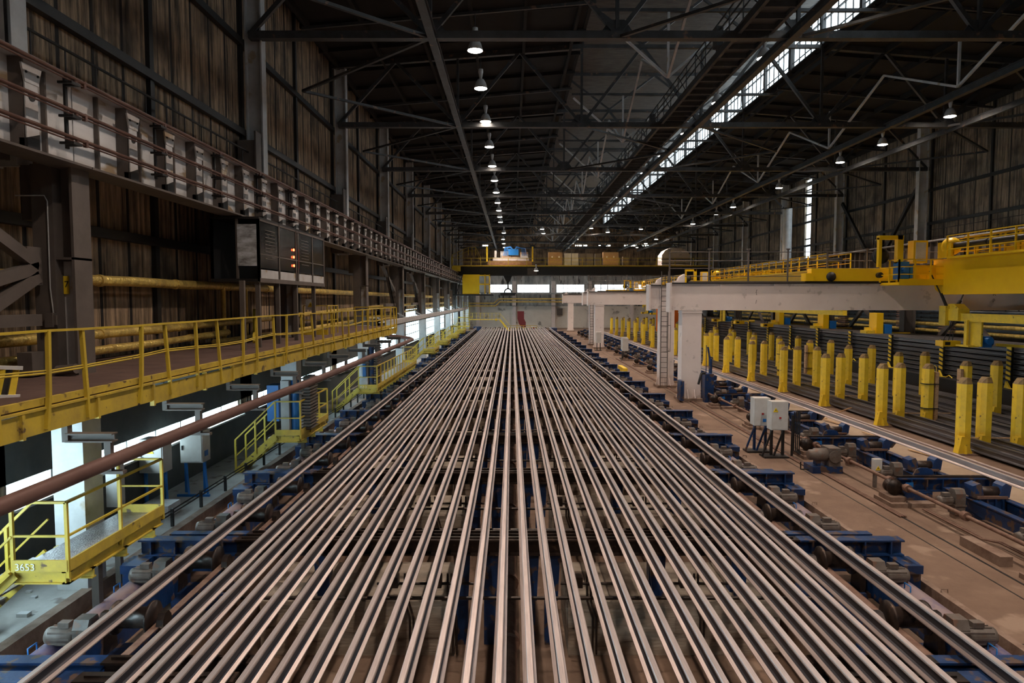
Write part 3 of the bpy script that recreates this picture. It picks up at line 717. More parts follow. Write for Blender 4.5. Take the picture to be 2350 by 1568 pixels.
# barrier of low posts along the trench
t=thing('floor_barrier',(-7.8,14.5,0),'low dark pipe barrier along the left trench edge','barrier')
for k in range(20):
    y=15.4+1.45*k
    b=MB();b.box(-7.83,-7.77,y-.03,y+.03,0,.42);b.build('barrier_post','dark',t)
for z in(.3,.38):
    b=MB();b.tube([(-9.0,14.9,z-.25),(-8.2,14.6,z-.2),(-7.8,15.2,z),(-7.8,44,z)],.018,6);b.build('barrier_pipe','dark',t)
# kerbs
b=MB();b.box(-7.72,-7.52,8.9,108,-.26,.03);b.box(-7.6,-7.5,5,8.9,-.2,.02)
o=b.build('trench_kerb','kerb',org=(-7.6,9,0));tag(o,'rough brown concrete kerb of the left trench','kerb',None,'thing')
b=MB();b.box(7.55,7.68,3,108,-.26,.02)
for k in range(36): b.tube([(7.6,4+2.6*k,.02),(7.6,4+2.6*k,.08),(7.72,4+2.6*k,.08),(7.72,4+2.6*k,.02)],.01,5)
o=b.build('trench_kerb','kerb',org=(7.6,3,0));tag(o,'brown floor edging with small hooks beside the right trench','kerb',None,'thing')
# floor clutter near left
for k in range(9):
    a=MB();x=-8.6+random.uniform(-.6,.5);y=10.8+random.uniform(-1,1.2);s=random.uniform(.05,.12)
    a.box(x,x+s*1.5,y,y+s,0,s*.5);o=a.build('rubble_lump','lgrey',org=(x,y,0));tag(o,'small grey rubble lump on the floor under the nearest platform','rubble','rubble lumps','thing')
b=MB();b.bar((-7.7,9.1,.15),(-8.4,8.3,.12),.3,.03);b.bar((-7.5,9.6,.2),(-8.3,9.0,.1),.3,.03)
o=b.build('metal_sheet','deck',org=(-8,9,0));tag(o,'loose dirty metal sheets lying beneath the nearest yellow stairs','sheet',None,'thing')
# far left walkway: stairs tower
t=thing('stair_tower',(-6.8,98,0),'yellow stair tower and gallery at the far left end of the bed','stairs')
b=MB();b.box(-6.9,-1.9,108.4,109.6,2.0,2.08);b.build('gallery_deck','yellow',t)
rail_run(t,[(-6.9,108.4,2.08),(-1.9,108.4,2.08)],1.0,(8,),w=.06)
b=MB();b.bar((-1.9,108.4,2.0),(-.4,108.4,.2),.08,.25);b.bar((-1.9,108.4,3.0),(-.4,108.4,1.2),.06,.06);b.build('stair_flight','yellow',t)
b=MB();b.bar((-7.0,98,0),(-7.0,98,5.0),.07);b.bar((-6.1,98,0),(-6.1,98,5.0),.07)
for k in range(18): b.box(-7.0,-6.1,97.97,98.03,.3+.26*k,.35+.26*k)
b.build('ladder','yrail',t)
b=MB();b.box(-8.2,-5.7,98,99.2,2.6,2.7);b.box(-8.2,-6,96,97,1.4,1.5);b.build('landing','yellow',t)
rail_run(t,[(-8.2,96,1.5),(-6,96,1.5)],1.,(4,),w=.05)
# ------------------------------------------------------------------ the bed of rails
def rail_profile(x,z,s=1.):
    p=[(-.082,0),(.082,0),(.082,.016),(.034,.032),(.011,.05),(.011,.142),(.022,.152),(.039,.160),(.040,.186),(.032,.198),(-.032,.198),(-.040,.186),(-.039,.160),(-.022,.152),(-.011,.142),(-.011,.05),(-.034,.032),(-.082,.016)]
    return [(x+a*s,z+c*s) for a,c in p]
RZ=.728
xs=[-5.50]+[-4.52+.364*i for i in range(27)]+[5.76]
NR=len(xs)
rm=None
for i,x in enumerate(xs):
    y0=4.;ye=105.2+.5*math.sin(i*2.1)
    loc=(x,y0,RZ)
    if i==0: lab='outermost left steel rail, alone beside the blue end brackets'
    elif i==NR-1: lab='outermost right steel rail, alone over the row of motors'
    elif i<=13: lab='new steel rail on the cooling bed, %s in from the outermost left rail'%ORD[i-1]
    else: lab='new steel rail on the cooling bed, %s in from the outermost right rail'%ORD[NR-2-i]
    if rm is None:
        b=MB();n=18
        P=rail_profile(x,RZ)
        # rail in lengths so that it can bow very slightly
        for k in range(6): pass
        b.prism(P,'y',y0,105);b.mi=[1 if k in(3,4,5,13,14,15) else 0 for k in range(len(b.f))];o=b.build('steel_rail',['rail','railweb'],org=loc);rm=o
    else:
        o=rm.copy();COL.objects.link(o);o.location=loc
    o.scale=(1,(ye-y0)/101.,1)
    o.rotation_euler=(0,0,R(random.uniform(-.012,.012)))
    tag(o,lab,'rail','rails on the cooling bed','thing')
# cross girders of the bed
first=None
US=[2.7,7.9]+[12.65+4.98*k for k in range(18)]
def unit(loc,lab,part=False):
    x,Y,z=loc
    t=thing('bed_cross_girder',(0,Y,0),lab,'cross girder','cross girders of the cooling bed')
    for a_,b_ in (((-5.2,-3.3),(3.8,5.4)) if part else ((-5.2,5.4),)):
        b=MB();b.ibx(a_,b_,Y,.40,.70,.22,.03);b.ibx(a_,b_,Y+.55,.36,.62,.2,.03);b.build('girder','oil',t)
        b=MB();b.box(a_+.1,b_-.1,Y-.03,Y+.03,.70,.728);b.box(a_+.1,b_-.1,Y+.52,Y+.57,.62,.66);b.build('skid_strip','oil',t)
    for s,x0,x1 in((-1,-7.0,-5.2),(1,5.4,7.35)):
        b=MB();b.ibx(x0,x1,Y,.40,.70,.26,.03)
        for k in range(4): xx=x0+(x1-x0)*(k+.5)/4;b.box(xx-.015,xx+.015,Y-.13,Y+.13,.43,.67)
        b.ibx(x0+(.3 if s<0 else 0),x1-(.3 if s>0 else 0),Y+.55,.50,.62,.2,.03);b.build('end_bracket','blue' if s>0 else 'bluem',t)
        b=MB();xe=x0 if s<0 else x1
        b.prism([(xe-.1,-.25),(xe+.1,-.25),(xe+.1,.2),(xe+.0,.4),(xe-.1,.4)],'y',Y-.5,Y-.1);b.box(xe-s*.1-.18,xe-s*.1+.18,Y-.6,Y-.12,.25,.40);b.box(xe-s*.3,xe-s*.05,Y-.5,Y-.2,-.25,.3)
        b.box(min(xe,xe-s*1.6),max(xe,xe-s*1.6),Y-.1,Y+.6,.1,.38)
        b.build('end_housing','blue' if s>0 else 'bluem',t)
    # blue hanging plates and posts in the pit
    for xx in((-3.6,4.3) if part else(-3.6,-.95,-.42,.35,.75,2.75,4.3)):
        b=MB();b.prism([(xx-.16,.40),(xx+.16,.40),(xx+.12,-.5),(xx-.08,-.5)],'y',Y-.02,Y+.03);b.box(xx-.12,xx+.1,Y+.15,Y+.4,-1.45,.40);b.build('hanging_plate','blue',t)
    b=MB()
    for xx in(()if part else(-2.0,-1.2,1.4,3.4)):
        b.tube([(xx,Y-.2,.1),(xx,Y-.25,-.4),(xx+.1,Y-.3,-.7),(xx+.1,Y-.3,-1.4)],.02,6);b.tube([(xx+.07,Y-.2,.1),(xx+.07,Y-.25,-.4),(xx+.17,Y-.3,-.7),(xx+.17,Y-.3,-1.4)],.02,6)
        b.box(xx-.3,xx-.1,Y-.4,Y-.2,-.1,.1);b.tube([(xx-.5,Y-.3,-.05),(xx+.6,Y-.3,-.05)],.025,6);b.build('hydraulic_line','oil',t);b=MB()
    if part: return t
    b=MB();b.tube([(-5,Y-1.3,.12),(5.2,Y-1.3,.12)],.03,6);b.build('drive_shaft','oil',t)
    b=MB();b.tube([(-5,Y+1.6,.3),(5.2,Y+1.6,.3)],.045,8);b.build('drive_shaft','oil',t)
    return t
M['bluem']=M['blue']
for i,y in enumerate(US):
    lab='blue-ended dark cross girder under the steel rails, %s from the camera'%ORD[i]
    if i==0: continue
    if i==1: unit((0,y,0),lab,True)
    elif first is None: first=unit((0,y,0),lab)
    else: dup(first,(0,y,0),lab)
# concrete piers in the pit
pr=None
for i,y in enumerate([7.4+5.0*k for k in range(20)]):
    for s,(x0,x1) in enumerate(((-4.7,-1.1),(1.05,5.0))):
        lab='board-marked concrete pier in the pit, %s row, %s of centre'%(ORD[i],'left' if s==0 else 'right')
        k2=('pier',s)
        if k2 not in KIDS:
            b=MB();b.box(x0,x1,y,y+1.9,-1.46,-.41)
            for xx in(x0+.9,x0+2.0): b.box(xx,xx+.02,y-.01,y,-1.4,-.45)
            b.box(x0+.05,x1-.05,y+1.9,y+2.5,-1.46,-.8)
            o=b.build('concrete_pier','pier',org=((x0+x1)/2,y,-1.45));KIDS[k2]=o
        else: o=KIDS[k2].copy();COL.objects.link(o);o.location=((x0+x1)/2,y,-1.45)
        tag(o,lab,'concrete pier','concrete piers under the bed','thing')
# central drive pipe in the pit
b=MB();b.tube([(-.05,3,-.75),(-.05,107,-.75)],.13,14)
for k in range(42): b.tube([(-.05,4+2.5*k,-.75),(-.05,4.15+2.5*k,-.75)],.19,14)
o=b.build('drive_pipe','rust',org=(0,3,-.75));tag(o,'rusty flanged pipe along the middle of the pit under the rails','pipe',None,'thing')
# side trays, tubes and roller drives
for s,x,c,ce in((-1,-5.15,'blue','left'),(1,5.55,'blue','right')):
    b=MB()
    for q,y in enumerate(US):
        b.box(x-.02,x+.02,y+.8,y+4.3,.05,.45);b.box(x-s*0-.05,x+.05,y+.8,y+4.3,.45,.47)
        x2=x+s*.75;b.box(x2-.02,x2+.02,y+.8,y+4.3,.0,.35)
    o=b.build('side_tray','blue',org=(x,5,0));tag(o,'dusty blue tray plates running along the %s edge of the cooling bed'%ce,'tray',None,'thing')
    b=MB();xx=x+s*.0
    for y in US: b.box(x-.055,x+.055,y+.8,y+4.3,.471,.485)
    o=b.build('tray_capping','rust',org=(x,5,.47));tag(o,'rust-red capping strips on top of the %s tray plates'%ce,'capping strip',None,'thing')
tp=None
for s,x in((-1,-6.75),(1,7.0)):
    for i,y in enumerate(US):
        lab='%s dust-covered blue tube in the trench, %s length from the camera'%('left' if s<0 else 'right',ORD[i])
        if tp is None:
            t=tp=thing('trench_tube',(x,y,-.1),lab,'tube','trench tubes')
            b=MB();b.tube([(x,y+.5,-.02),(x,y+4.6,-.02)],.21,20);b.build('tube_body','tube',t)
            b=MB()
            for yy in(y+.5,y+4.5,y+2.6): b.tube([(x,yy,-.02),(x,yy+.05,-.02)],.235,20)
            b.build('tube_flange','blue',t)
            b=MB()
            for yy in(y+1.5,y+3.6): b.tube([(x-.12,yy,.15),(x-.12,yy,.25),(x-.12,yy+.18,.25),(x-.12,yy+.18,.15)],.012,6)
            b.build('grab_handle','bluec',t)
        else: dup(tp,(x,y,-.1),lab)
def motor(t,x,y,z,s,r=.12,L=.34):
    """motor with its axis along X, pointing away to side s"""
    b=MB();b.lathe([(0,0),(r*.8,0),(r,.03),(r,L-.05),(r*.9,L),(0,L)] if s>0 else [(0,0),(r*.8,0),(r,-.03),(r,-L+.05),(r*.9,-L),(0,-L)],(x,y,z),16,'x')
    for k in range(10):
        a=k*math.pi/5;b.bar((x+s*.04,y+math.cos(a)*r,z+math.sin(a)*r),(x+s*(L-.06),y+math.cos(a)*r,z+math.sin(a)*r),.012,.03)
    o=b.build('motor','motor',t)
    c=MB();c.box(x+s*.08,x+s*.24,y-.06,y+.06,z+r,z+r+.08);c.build('terminal_box','motor',o);return o
rp=None
for s,ce in((-1,'left'),(1,'right')):
    ys=[]
    for y in US: ys+= [y+1.8,y+4.0]
    for i,y in enumerate(ys):
        lab='%s roller drive with grey motor under the outermost %s rail, %s from the camera'%('dark',ce,ORD[i] if i<40 else 'last')
        x=5.76
        key=('rd',s)
        if key not in KIDS:
            xx=lambda a:s*a
            ox=5.76 if s>0 else 5.5
            t=thing('roller_drive',(s*ox,y,0),lab,'roller drive','%s roller drives'%ce);KIDS[key]=t
            b=MB();b.lathe([(0,-.28),(.24,-.28),(.24,-.24),(.15,-.22),(.15,.22),(.24,.24),(.24,.28),(0,.28)],(s*ox,y,.57),22,'x');b.build('roller','oil',t)
            for q in(-.42,.42): b=MB();b.prism([(y-.18,.05),(y+.18,.05),(y+.12,.58),(y+.05,.66),(y-.05,.66),(y-.12,.58)],'x',s*ox+q-.05,s*ox+q+.05);b.build('bearing_block','oil',t)
            b=MB();b.box(s*ox-.6,s*ox+.6,y-.25,y+.25,-.02,.06);b.box(s*ox-.5,s*ox+.5,y-.2,y-.16,-.26,.0);b.box(s*ox-.5,s*ox+.5,y+.16,y+.2,-.26,0);b.build('base_frame','blue',t)
            b=MB();g=s*(ox+.72);b.prism([(y-.16,.05),(y+.16,.05),(y+.16,.45),(y+.1,.58),(y-.1,.58),(y-.16,.45)],'x',g-.11,g+.11)
            for zz in(.12,.26,.40): b.box(g-.13,g+.13,y-.18,y+.18,zz,zz+.03)
            b.build('gearbox','motor',t)
            motor(t,s*(ox+.86),y,.30,s,.13,.42)
        else: dup(KIDS[key],(s*(5.76 if s>0 else 5.5),y,0),lab)
# ------------------------------------------------------------------ second roller line on the right
US2=[7.0,12.15,17.3,22.45,27.6,32.75,37.9,43.05,48.2,53.35,58.5,63.65,68.8,73.95,79.1,84.25,89.4,94.55,99.7]
def beam2(y,lab):
    t=thing('transfer_beam',(11,y,0),lab,'transfer beam','blue transfer beams')
    b=MB();b.ibx(9.9,12.45,y,.30,.64,.24,.03)
    for k in range(6): b.box(10.2+.4*k,10.23+.4*k,y-.12,y+.12,.33,.61)
    b.box(10.0,10.7,y-.2,y+.2,0.0,.30);b.prism([(12.45,.64),(12.75,.5),(12.6,.30),(12.45,.30)],'y',y-.1,y+.1)
    b.build('beam_body','blue',t)
    b=MB();b.box(9.85,12.5,y-.05,y+.05,.64,.69);b.build('skid_strip','oil',t)
    b=MB();b.lathe([(0,-.09),(.2,-.09),(.2,-.05),(.1,-.03),(.1,.1),(.17,.12),(.17,.2),(0,.2)],(9.75,y-.1,.42),18,'y');b.build('sprocket_wheel','oil',t)
    b=MB();b.prism([(10.35,.64),(10.95,.64),(10.85,.82),(10.75,.86),(10.55,.86),(10.45,.82)],'y',y+.1,y+.14);b.build('guide_plate','blue',t)
    b=MB();b.box(10.05,10.25,y-.125,y-.121,.42,.54);b.build('blue_placard','bluec',t)
    b=MB();b.box(9.5,10.6,y-.5,y+.35,0,.10);b.box(9.55,9.95,y-.35,y+.2,.1,.22);b.build('plinth','kerb',t)
    return t
f2=None
for i,y in enumerate(US2):
    lab='blue transfer beam of the right-hand roller line, %s from the camera'%ORD[i]
    if f2 is None: f2=beam2(y,lab)
    else: dup(f2,(11,y,0),lab)
def stand(x,y,lab):
    t=thing('roller_stand',(x,y,0),lab,'roller stand','roller stands on the right line')
    b=MB()
    for q in(-.3,.3): b.prism([(x+q-.12,.52),(x+q+.12,.52),(x+q+(.16 if q>0 else .06),.8),(x+q+.02,.86),(x+q-(.16 if q<0 else .06),.8)],'y',y-.16,y+.16)
    b.box(x-.42,x+.42,y-.2,y+.2,.0,.14)
    for q in(-.28,-.1,.1,.28): b.prism([(x+q-.03,.14),(x+q+.03,.14),(x+q+.0,.52),(x+q-.03,.52)],'y',y-.19,y+.12)
    b.box(x-.36,x+.36,y-.14,y+.12,.14,.5)
    b.build('stand_frame','blue',t)
    b=MB();b.box(x-.36,x+.36,y-.2,y+.2,.5,.56);b.build('wear_plate','rust',t)
    b=MB();b.lathe([(0,-.3),(.13,-.3),(.13,.3),(0,.3)],(x,y,.62),18,'x');b.build('roller','oil',t)
    g=x-.72
    b=MB();b.prism([(y-.14,.1),(y+.14,.1),(y+.14,.6),(y+.08,.7),(y-.08,.7),(y-.14,.6)],'x',g-.12,g+.12);b.box(g-.14,g+.14,y-.16,y+.16,.3,.34);b.build('gearbox','motor',t)
    motor(t,g-.13,y-.02,.42,-1,.11,.34)
    b=MB();b.box(g-.1,g+.1,y-.1,y+.1,0,.1);b.build('foot','kerb',t)
    return t
fs=None;k=0
for y in US2[:-1]:
    for dy in(1.35,3.9):
        lab='blue saddle roller stand with motor on the right line, %s from the camera'%(ORD[k] if k<40 else 'last')
        if fs is None: fs=stand(11.35,y+dy,lab)
        else: dup(fs,(11.35,y+dy,0),lab)
        k+=1
for j,(x,wd) in enumerate(((10.98,'near'),(11.75,'far'))):
    b=MB()
    for y in US2: b.box(x-.03,x+.03,y+.3,y+4.85,.12,.44);b.box(x-.09,x+.09,y+.3,y+4.85,.44,.465)
    o=b.build('trough_beam','blue',org=(x,7,.1));tag(o,'blue channel along the %s side of the right-hand roller line'%wd,'channel beam','roller line channels','thing')
b=MB();b.tube([(9.95,5,.46),(9.95,100,.46)],.045,10)
for y in US2:
    for d in(.35,-.45,2.5): b.tube([(9.95,y+d,.46),(9.95,y+d+.14,.46)],.10,12)
o=b.build('line_shaft','rust',org=(9.95,5,.46));tag(o,'long brown drive shaft with couplings beside the right-hand roller line','shaft',None,'thing')
b=MB()
for q in range(3): b.tube([(9.4-.06*q,16,.03),(9.4-.06*q,20,.03),(9.25-.06*q,21,.03),(9.25-.06*q,60,.03)],.02,6)
for q in range(2): b.tube([(10.2+.07*q,12.5,.12),(10.2+.07*q,14,.12),(10.1+.07*q,14.4,.06),(10.1+.07*q,16.5,.06)],.02,6)
o=b.build('floor_conduits','rust',org=(9.3,16,0));tag(o,'thin brown conduits lying on the floor beside the drive shaft','conduits',None,'thing')
b=MB();b.box(8.88,8.91,5,106,0,.004);b.box(9.32,9.37,5,106,0,.006)
for k in range(6):
    x=8.2+.3*k;b.box(7.7,12.4,10+17*k,10.025+17*k,0,.004)
o=b.build('floor_joint','dark',org=(8.9,5,0));o['kind']='structure'
# big drive motor and white cabinets
t=thing('drive_motor',(9.2,20.7,0),'large grey drive motor with gearbox on the floor beside the right-hand shaft','motor')
b=MB();b.lathe([(0,0),(.12,0),(.16,.05),(.16,.16),(.2,.2),(.2,.6),(.15,.62),(0,.62)],(8.95,20.4,.52),20,'x');b.build('motor_body','motor',t)
b=MB();b.box(9.5,9.85,20.2,20.75,.2,.75);b.tube([(9.67,20.15,.5),(9.67,20.85,.5)],.18,16);b.build('gearbox','motor',t)
b=MB();b.box(9.0,9.9,20.15,20.8,0,.2);b.box(9.2,9.3,20.3,20.6,.2,.34);b.build('base_frame','blue',t)
b=MB();b.tube([(8.95,20.3,.1),(8.7,20.3,.1),(8.65,20.2,.3),(8.65,20.2,.35)],.02,6);b.build('cable','dark',t)
for k,(x,y,lab) in enumerate(((8.5,23.0,'pale switch cabinet on dark legs by the right floor, the farther of the pair'),(8.78,22.2,'pale switch cabinet with warning triangle on dark legs, the nearer of the pair'))):
    t=thing('switch_cabinet',(x,y,0),lab,'cabinet','floor switch cabinets')
    b=MB();b.box(x-.26,x+.28,y,y+.42,.92,1.86);b.build('cabinet_box','cab',t)
    b=MB();b.box(x-.24,x+.26,y-.015,y,.95,1.83);d=b.build('door','cab',t)
    b=MB();b.box(x-.02,x+.04,y-.05,y-.015,1.3,1.36);b.build('handle','red',d)
    for q in(-.18,.2):
        b=MB();b.bar((x+q,y+.2,.92),(x+q,y+.2,0),.08);b.bar((x+q-.02,y+.1,.9),(x+q-.35,y+.05,.05),.05);b.build('leg','dark' if k else 'blue',t)
    b=MB();b.box(x-.5,x+.3,y-.1,y+.4,0,.06);b.build('foot_plate','dark',t)
    if k: warn(t,x-.14,y-.015,1.52,.17)
    else:
        b=MB();b.box(x+.02,x+.14,y-.02,y-.015,1.05,1.16);b.build('blue_sticker','bluec',t)
b=MB();b.bar((9.25,22.3,0),(9.25,22.3,1.4),.06)
for q in range(4): b.tube([(9.35+.06*q,22.4,1.5),(9.35+.06*q,22.4,.2),(9.6+.05*q,22.2,.04),(10.6,21.6,.04)],.022,6)
o=b.build('cable_riser','dark',org=(9.3,22.3,0));tag(o,'dark bundle of cables rising behind the nearer right switch cabinet','cables',None,'thing')
for k,(x,y,h) in enumerate(((13.5-3.05,12.4,.95),(9.55,25.7,.5),(8.6,31.6,.9))):
    pass
t=thing('sensor_post',(10.55,12.35,0),'grey sensor post with yellow bands beside the nearest right-hand trough','sensor post')
b=MB();b.tube([(10.55,12.35,0),(10.55,12.35,.95)],.045,12);b.build('post','motor',t)
b=MB();b.box(10.5,10.75,12.25,12.4,.85,1.08);b.build('sensor_head','motor',t)
b=MB();
for z in(.25,.62): b.tube([(10.55,12.35,z),(10.55,12.35,z+.025)],.048,12)
b.build('yellow_band','signy',t)
t=thing('floor_box',(10.1,20.0,0),'small cream box with warning triangle beside the right-hand shaft','box')
b=MB();b.box(10.0,10.22,18.6,18.75,.45,.8);b.build('box_body','cab',t);warn(t,10.11,18.6,.5,.14)
b=MB();b.box(10.02,10.1,18.62,18.7,0,.45);b.build('post','motor',t)
b=MB();b.box(9.5,9.75,13.0,14.2,0,.2);o=b.build('concrete_block','kerb',org=(9.6,13,0));tag(o,'small concrete block on the floor under the near end of the right-hand shaft','block',None,'thing')
b=MB();b.box(7.95,8.25,48.5,51,0,.3);o=b.build('yellow_box','yellow',org=(8.1,49,0));tag(o,'long yellow-ended box lying on the floor between the bed and the second white column','box',None,'thing')
# single rail on the right line
b=MB();b.prism(rail_profile(12.2,.69),'y',4,104);o=b.build('steel_rail','rail',org=(12.2,4,.69));tag(o,'single steel rail resting on the blue transfer beams at the right','rail','rail on the transfer beams','thing')
b=MB();b.prism(rail_profile(12.42,.69),'y',4,104);o=b.build('steel_rail','rail',org=(12.42,4,.69));tag(o,'companion rail close behind the single rail on the blue transfer beams','rail','rail on the transfer beams','thing')
b=MB();b.box(12.75,14.9,3,106,.0,.012);o=b.build('floor_strip','sand',org=(13,3,0));o['kind']='structure'
# ------------------------------------------------------------------ storage rack: posts
def post(loc,lab):
    x,y,z=loc
    t=thing('rack_post',loc,lab,'post','yellow rack posts')
    b=MB();w=.19;d=.16;H=2.38
    b._add([(x-w,y-d*.3,0),(x-w*.35,y-d,0),(x+w*.7,y-d,0),(x+w,y-d*.3,0),(x+w,y+d,0),(x-w,y+d,0),
            (x-w,y-d*.3,H),(x-w*.35,y-d,H),(x+w*.7,y-d,H),(x+w,y-d*.3,H),(x+w,y+d,H),(x-w,y+d,H)],
            [(0,1,7,6),(1,2,8,7),(2,3,9,8),(3,4,10,9),(4,5,11,10),(5,0,6,11),(0,5,4,3,2,1)])
    b.build('post_body','yellow',t)
    b=MB();c=x+.02
    b._add([(x-w,y-d*.3,H),(x-w*.35,y-d,H),(x+w*.7,y-d,H),(x+w,y-d*.3,H),(x+w,y+d,H),(x-w,y+d,H),(c-.07,y-d*.8,H+.2),(c+.07,y-d*.8,H+.2),(c+.07,y+d,H+.2),(c-.07,y+d,H+.2)],
            [(0,1,6),(1,2,7,6),(2,3,7),(3,4,8,7),(4,5,9,8),(5,0,6,9),(6,7,8,9)])
    b.build('worn_tip','tip',t)
    b=MB();b.prism([(x-w-.13,0),(x+w,0),(x+w,.03),(x-w*.4,.62),(x-w-.01,.62)],'y',y-d-.06,y+d*.3);b.prism([(y-d-.14,0),(y+d,0),(y+d,.03),(y-d*.9,.55),(y-d-.02,.55)],'x',x-w*.6,x-w*.2);b.build('flared_foot','yellow',t)
    b=MB();b.box(x-.38,x+.45,y-.3,y+.3,0,.05);b.build('concrete_pad','kerb',t)
    return t
stations=[22.8+5.1*k for k in range(17)]
rows=[('first',15.24,0),('second',16.1,.25),('third',17.05,-.1),('fourth',19.4,1.1),('fifth',20.85,1.3)]
fp=None
for r,(nm,x,dy) in enumerate(rows):
    for k,Y in enumerate(stations):
        if r>=3 and k==0: continue
        lab='yellow pointed rack post, %s row from the roller line, %s in its row'%(nm,ORD[k if r<3 else k-1])
        loc=(x,Y+dy,0)
        if fp is None: fp=post(loc,lab)
        else: dup(fp,loc,lab)
# timber strapped to some posts
for k,(x,y,side,wd) in enumerate(((17.05,27.8,1,'third-row'),(19.4,29.0,-1,'fourth-row'),(17.05,43.1,1,'distant third-row'),(19.4,44.3,-1,'distant fourth-row'))):
    t=thing('timber_plank',(x+side*.27,y,.05),'upright timber plank strapped with black bands to a %s yellow post'%wd,'plank','strapped planks')
    b=MB();b.box(x+side*.22,x+side*.34,y-.15,y+.1,.05,2.25);b.build('plank','wood',t)
    b=MB()
    for z in(.75,1.75): b.box(min(x-side*.23,x+side*.35),max(x-side*.23,x+side*.35),y-.2,y+.18,z,z+.03)
    b.build('strap','black',t)
# rails lying in the rack
rr=None;cnt=0
xs2=[]
x=15.62
for blk,(a,bn) in enumerate(((15.6,3),(16.38,4),(17.35,6),(18.4,5),(19.75,6),(21.15,9),)):
    for j in range(bn):
        xs2.append((a+.158*j,blk,.1,j))
    for j in range(max(1,bn-3)):
        xs2.append((a+.08+.158*j,blk,.30,j))
for i,(x,blk,z,j) in enumerate(xs2):
    loc=(x,13,z)
    b=None
    if rr is None:
        b=MB();b.prism(rail_profile(x,z),'y',13,103);o=b.build('stored_rail','stock',org=loc);rr=o
    else: o=rr.copy();COL.objects.link(o);o.location=loc
    lv='bottom' if z<.2 else 'upper'
    tag(o,'dark stored rail among yellow posts, %s bundle from the left, %s layer, %s rail'%(ORD[blk],lv,ORD[j]),'rail','stored rails, %s layer of the %s bundle'%(lv,ORD[blk]),'thing')
# sleepers under and across
for k,Y in enumerate([12.6]+[17.7+5.1*j for j in range(17)]):
    b=MB();b.box(15.45,22.7,Y-.1,Y+.1,.0,.1)
    o=b.build('timber_bearer','wood',org=(19,Y,0));tag(o,'flat timber bearer under the stored rails, %s from the camera'%ORD[k],'bearer','timber bearers','thing')
    b=MB();b.bar((15.5,Y+5.3,.50),(18.2,Y+5.25,.50),.06,.025)
    o=b.build('wood_batten','wood',org=(16.8,Y+5.3,.5));tag(o,'thin wood batten lying across the stored rails, %s from the camera'%ORD[k],'batten','thin battens','thing')
for k in range(46):
    y=random.uniform(19,70);x=random.uniform(13.6,14.7);a=random.uniform(-.25,.12);L=random.uniform(.5,1.9)
    if k<12: x=random.uniform(14.1,14.8);y=random.choice((20.5,25.5,30,36))+random.uniform(-1,1);a=random.uniform(-.08,.08);L=random.uniform(1.2,2.3)
    b=MB();b.bar((x,y,.05),(x+a*L,y+L,.05+.02*(k%3)),.10,.03)
    o=b.build('scrap_batten','wood',org=(x,y,.05));tag(o,'loose scrap of timber on the floor between the single rail and the yellow posts','scrap timber','loose timber scraps','thing')
b=MB();b.bar((14.4,30.4,.06),(14.75,29.5,.5),.14,.03);o=b.build('leaning_plank','wood',org=(14.5,30,0));tag(o,'short pale plank tilted up against the stored rails near the third yellow post','plank',None,'thing')
# ------------------------------------------------------------------ tall stack of rails
SX=23.95
layer=None
for L in range(10):
    z=.32+.264*L
    ncol=3 if L<9 else 22
    for j in range(ncol):
        loc=(SX+.075+.16*j,26,z)
        if layer is None:
            b=MB();b.prism(rail_profile(loc[0],z),'y',26,104);o=b.build('stacked_rail','stock',org=loc);layer=o
        else: o=layer.copy();COL.objects.link(o);o.location=loc
        if L<9: lb='dark rail in the tall stack, %s layer up, %s from the posts side'%(ORD[L],ORD[j])
        else: lb='dusty rail on top of the tall stack, %s from the posts side'%ORD[j]
        tag(o,lb,'rail','stacked rails, layer %s'%ORD[L],'thing')
b=MB();b.box(24.45,27.3,26.2,103.8,.0,2.6);o=b.build('stack_core','stock',org=(26,26,.3));o.data.materials[0]=M['dark'];tag(o,'solid black block painting the shaded gaps inside the tall stack','rail stack','stack core','stuff')  # one filler block, coloured black for the shade between the layers
fd=None
for k in range(15):
    y=27.4+5.15*k
    lab='yellow-painted notched stake holding the tall rail stack, %s from the camera'%ORD[k]
    if fd is None:
        t=fd=thing('stack_stake',(SX-.15,y,0),lab,'stake','stakes along the rail stack')
        b=MB();b.box(SX-.17,SX-.05,y-.14,y+.14,0,3.0);b.build('stake_bar','dark',t)
        b=MB()
        for z in range(7): b.prism([(y-.15,1.35+.24*z),(y+.15,1.42+.24*z),(y+.15,1.55+.24*z),(y-.15,1.48+.24*z)],'x',SX-.2,SX-.165)
        b.build('yellow_cleat','yellow',t)
        b=MB();b.prism([(y-.3,.95),(y+.1,.95),(y+.0,1.3)],'x',SX-.3,SX-.2);b.tube([(SX-.35,y-1.3,1.0),(SX-.35,y-1.0,1.12),(SX-.35,y-.8,1.0),(SX-.35,y-.2,.98)],.03,6);b.build('yellow_hook','yellow',t)
    else: dup(fd,(SX-.15,y,0),lab)
b=MB();b.box(23.2,23.7,25,104,0,.92);b.box(23.15,23.75,25,104,.92,.98)
o=b.build('track_wall','dark',org=(23.4,25,0));tag(o,'long low black wall at the foot of the tall rail stack','low wall',None,'thing')
t=thing('access_ladder',(22.9,37,0),'small yellow looped ladder rails against the low black wall','ladder')
b=MB()
for x in(22.7,23.1): b.tube([(x,37,0),(x,37,1.55),(x,37.15,1.6),(x,37.3,1.5),(x,37.3,.3)],.025,8)
b.build('rails','yrail',t)
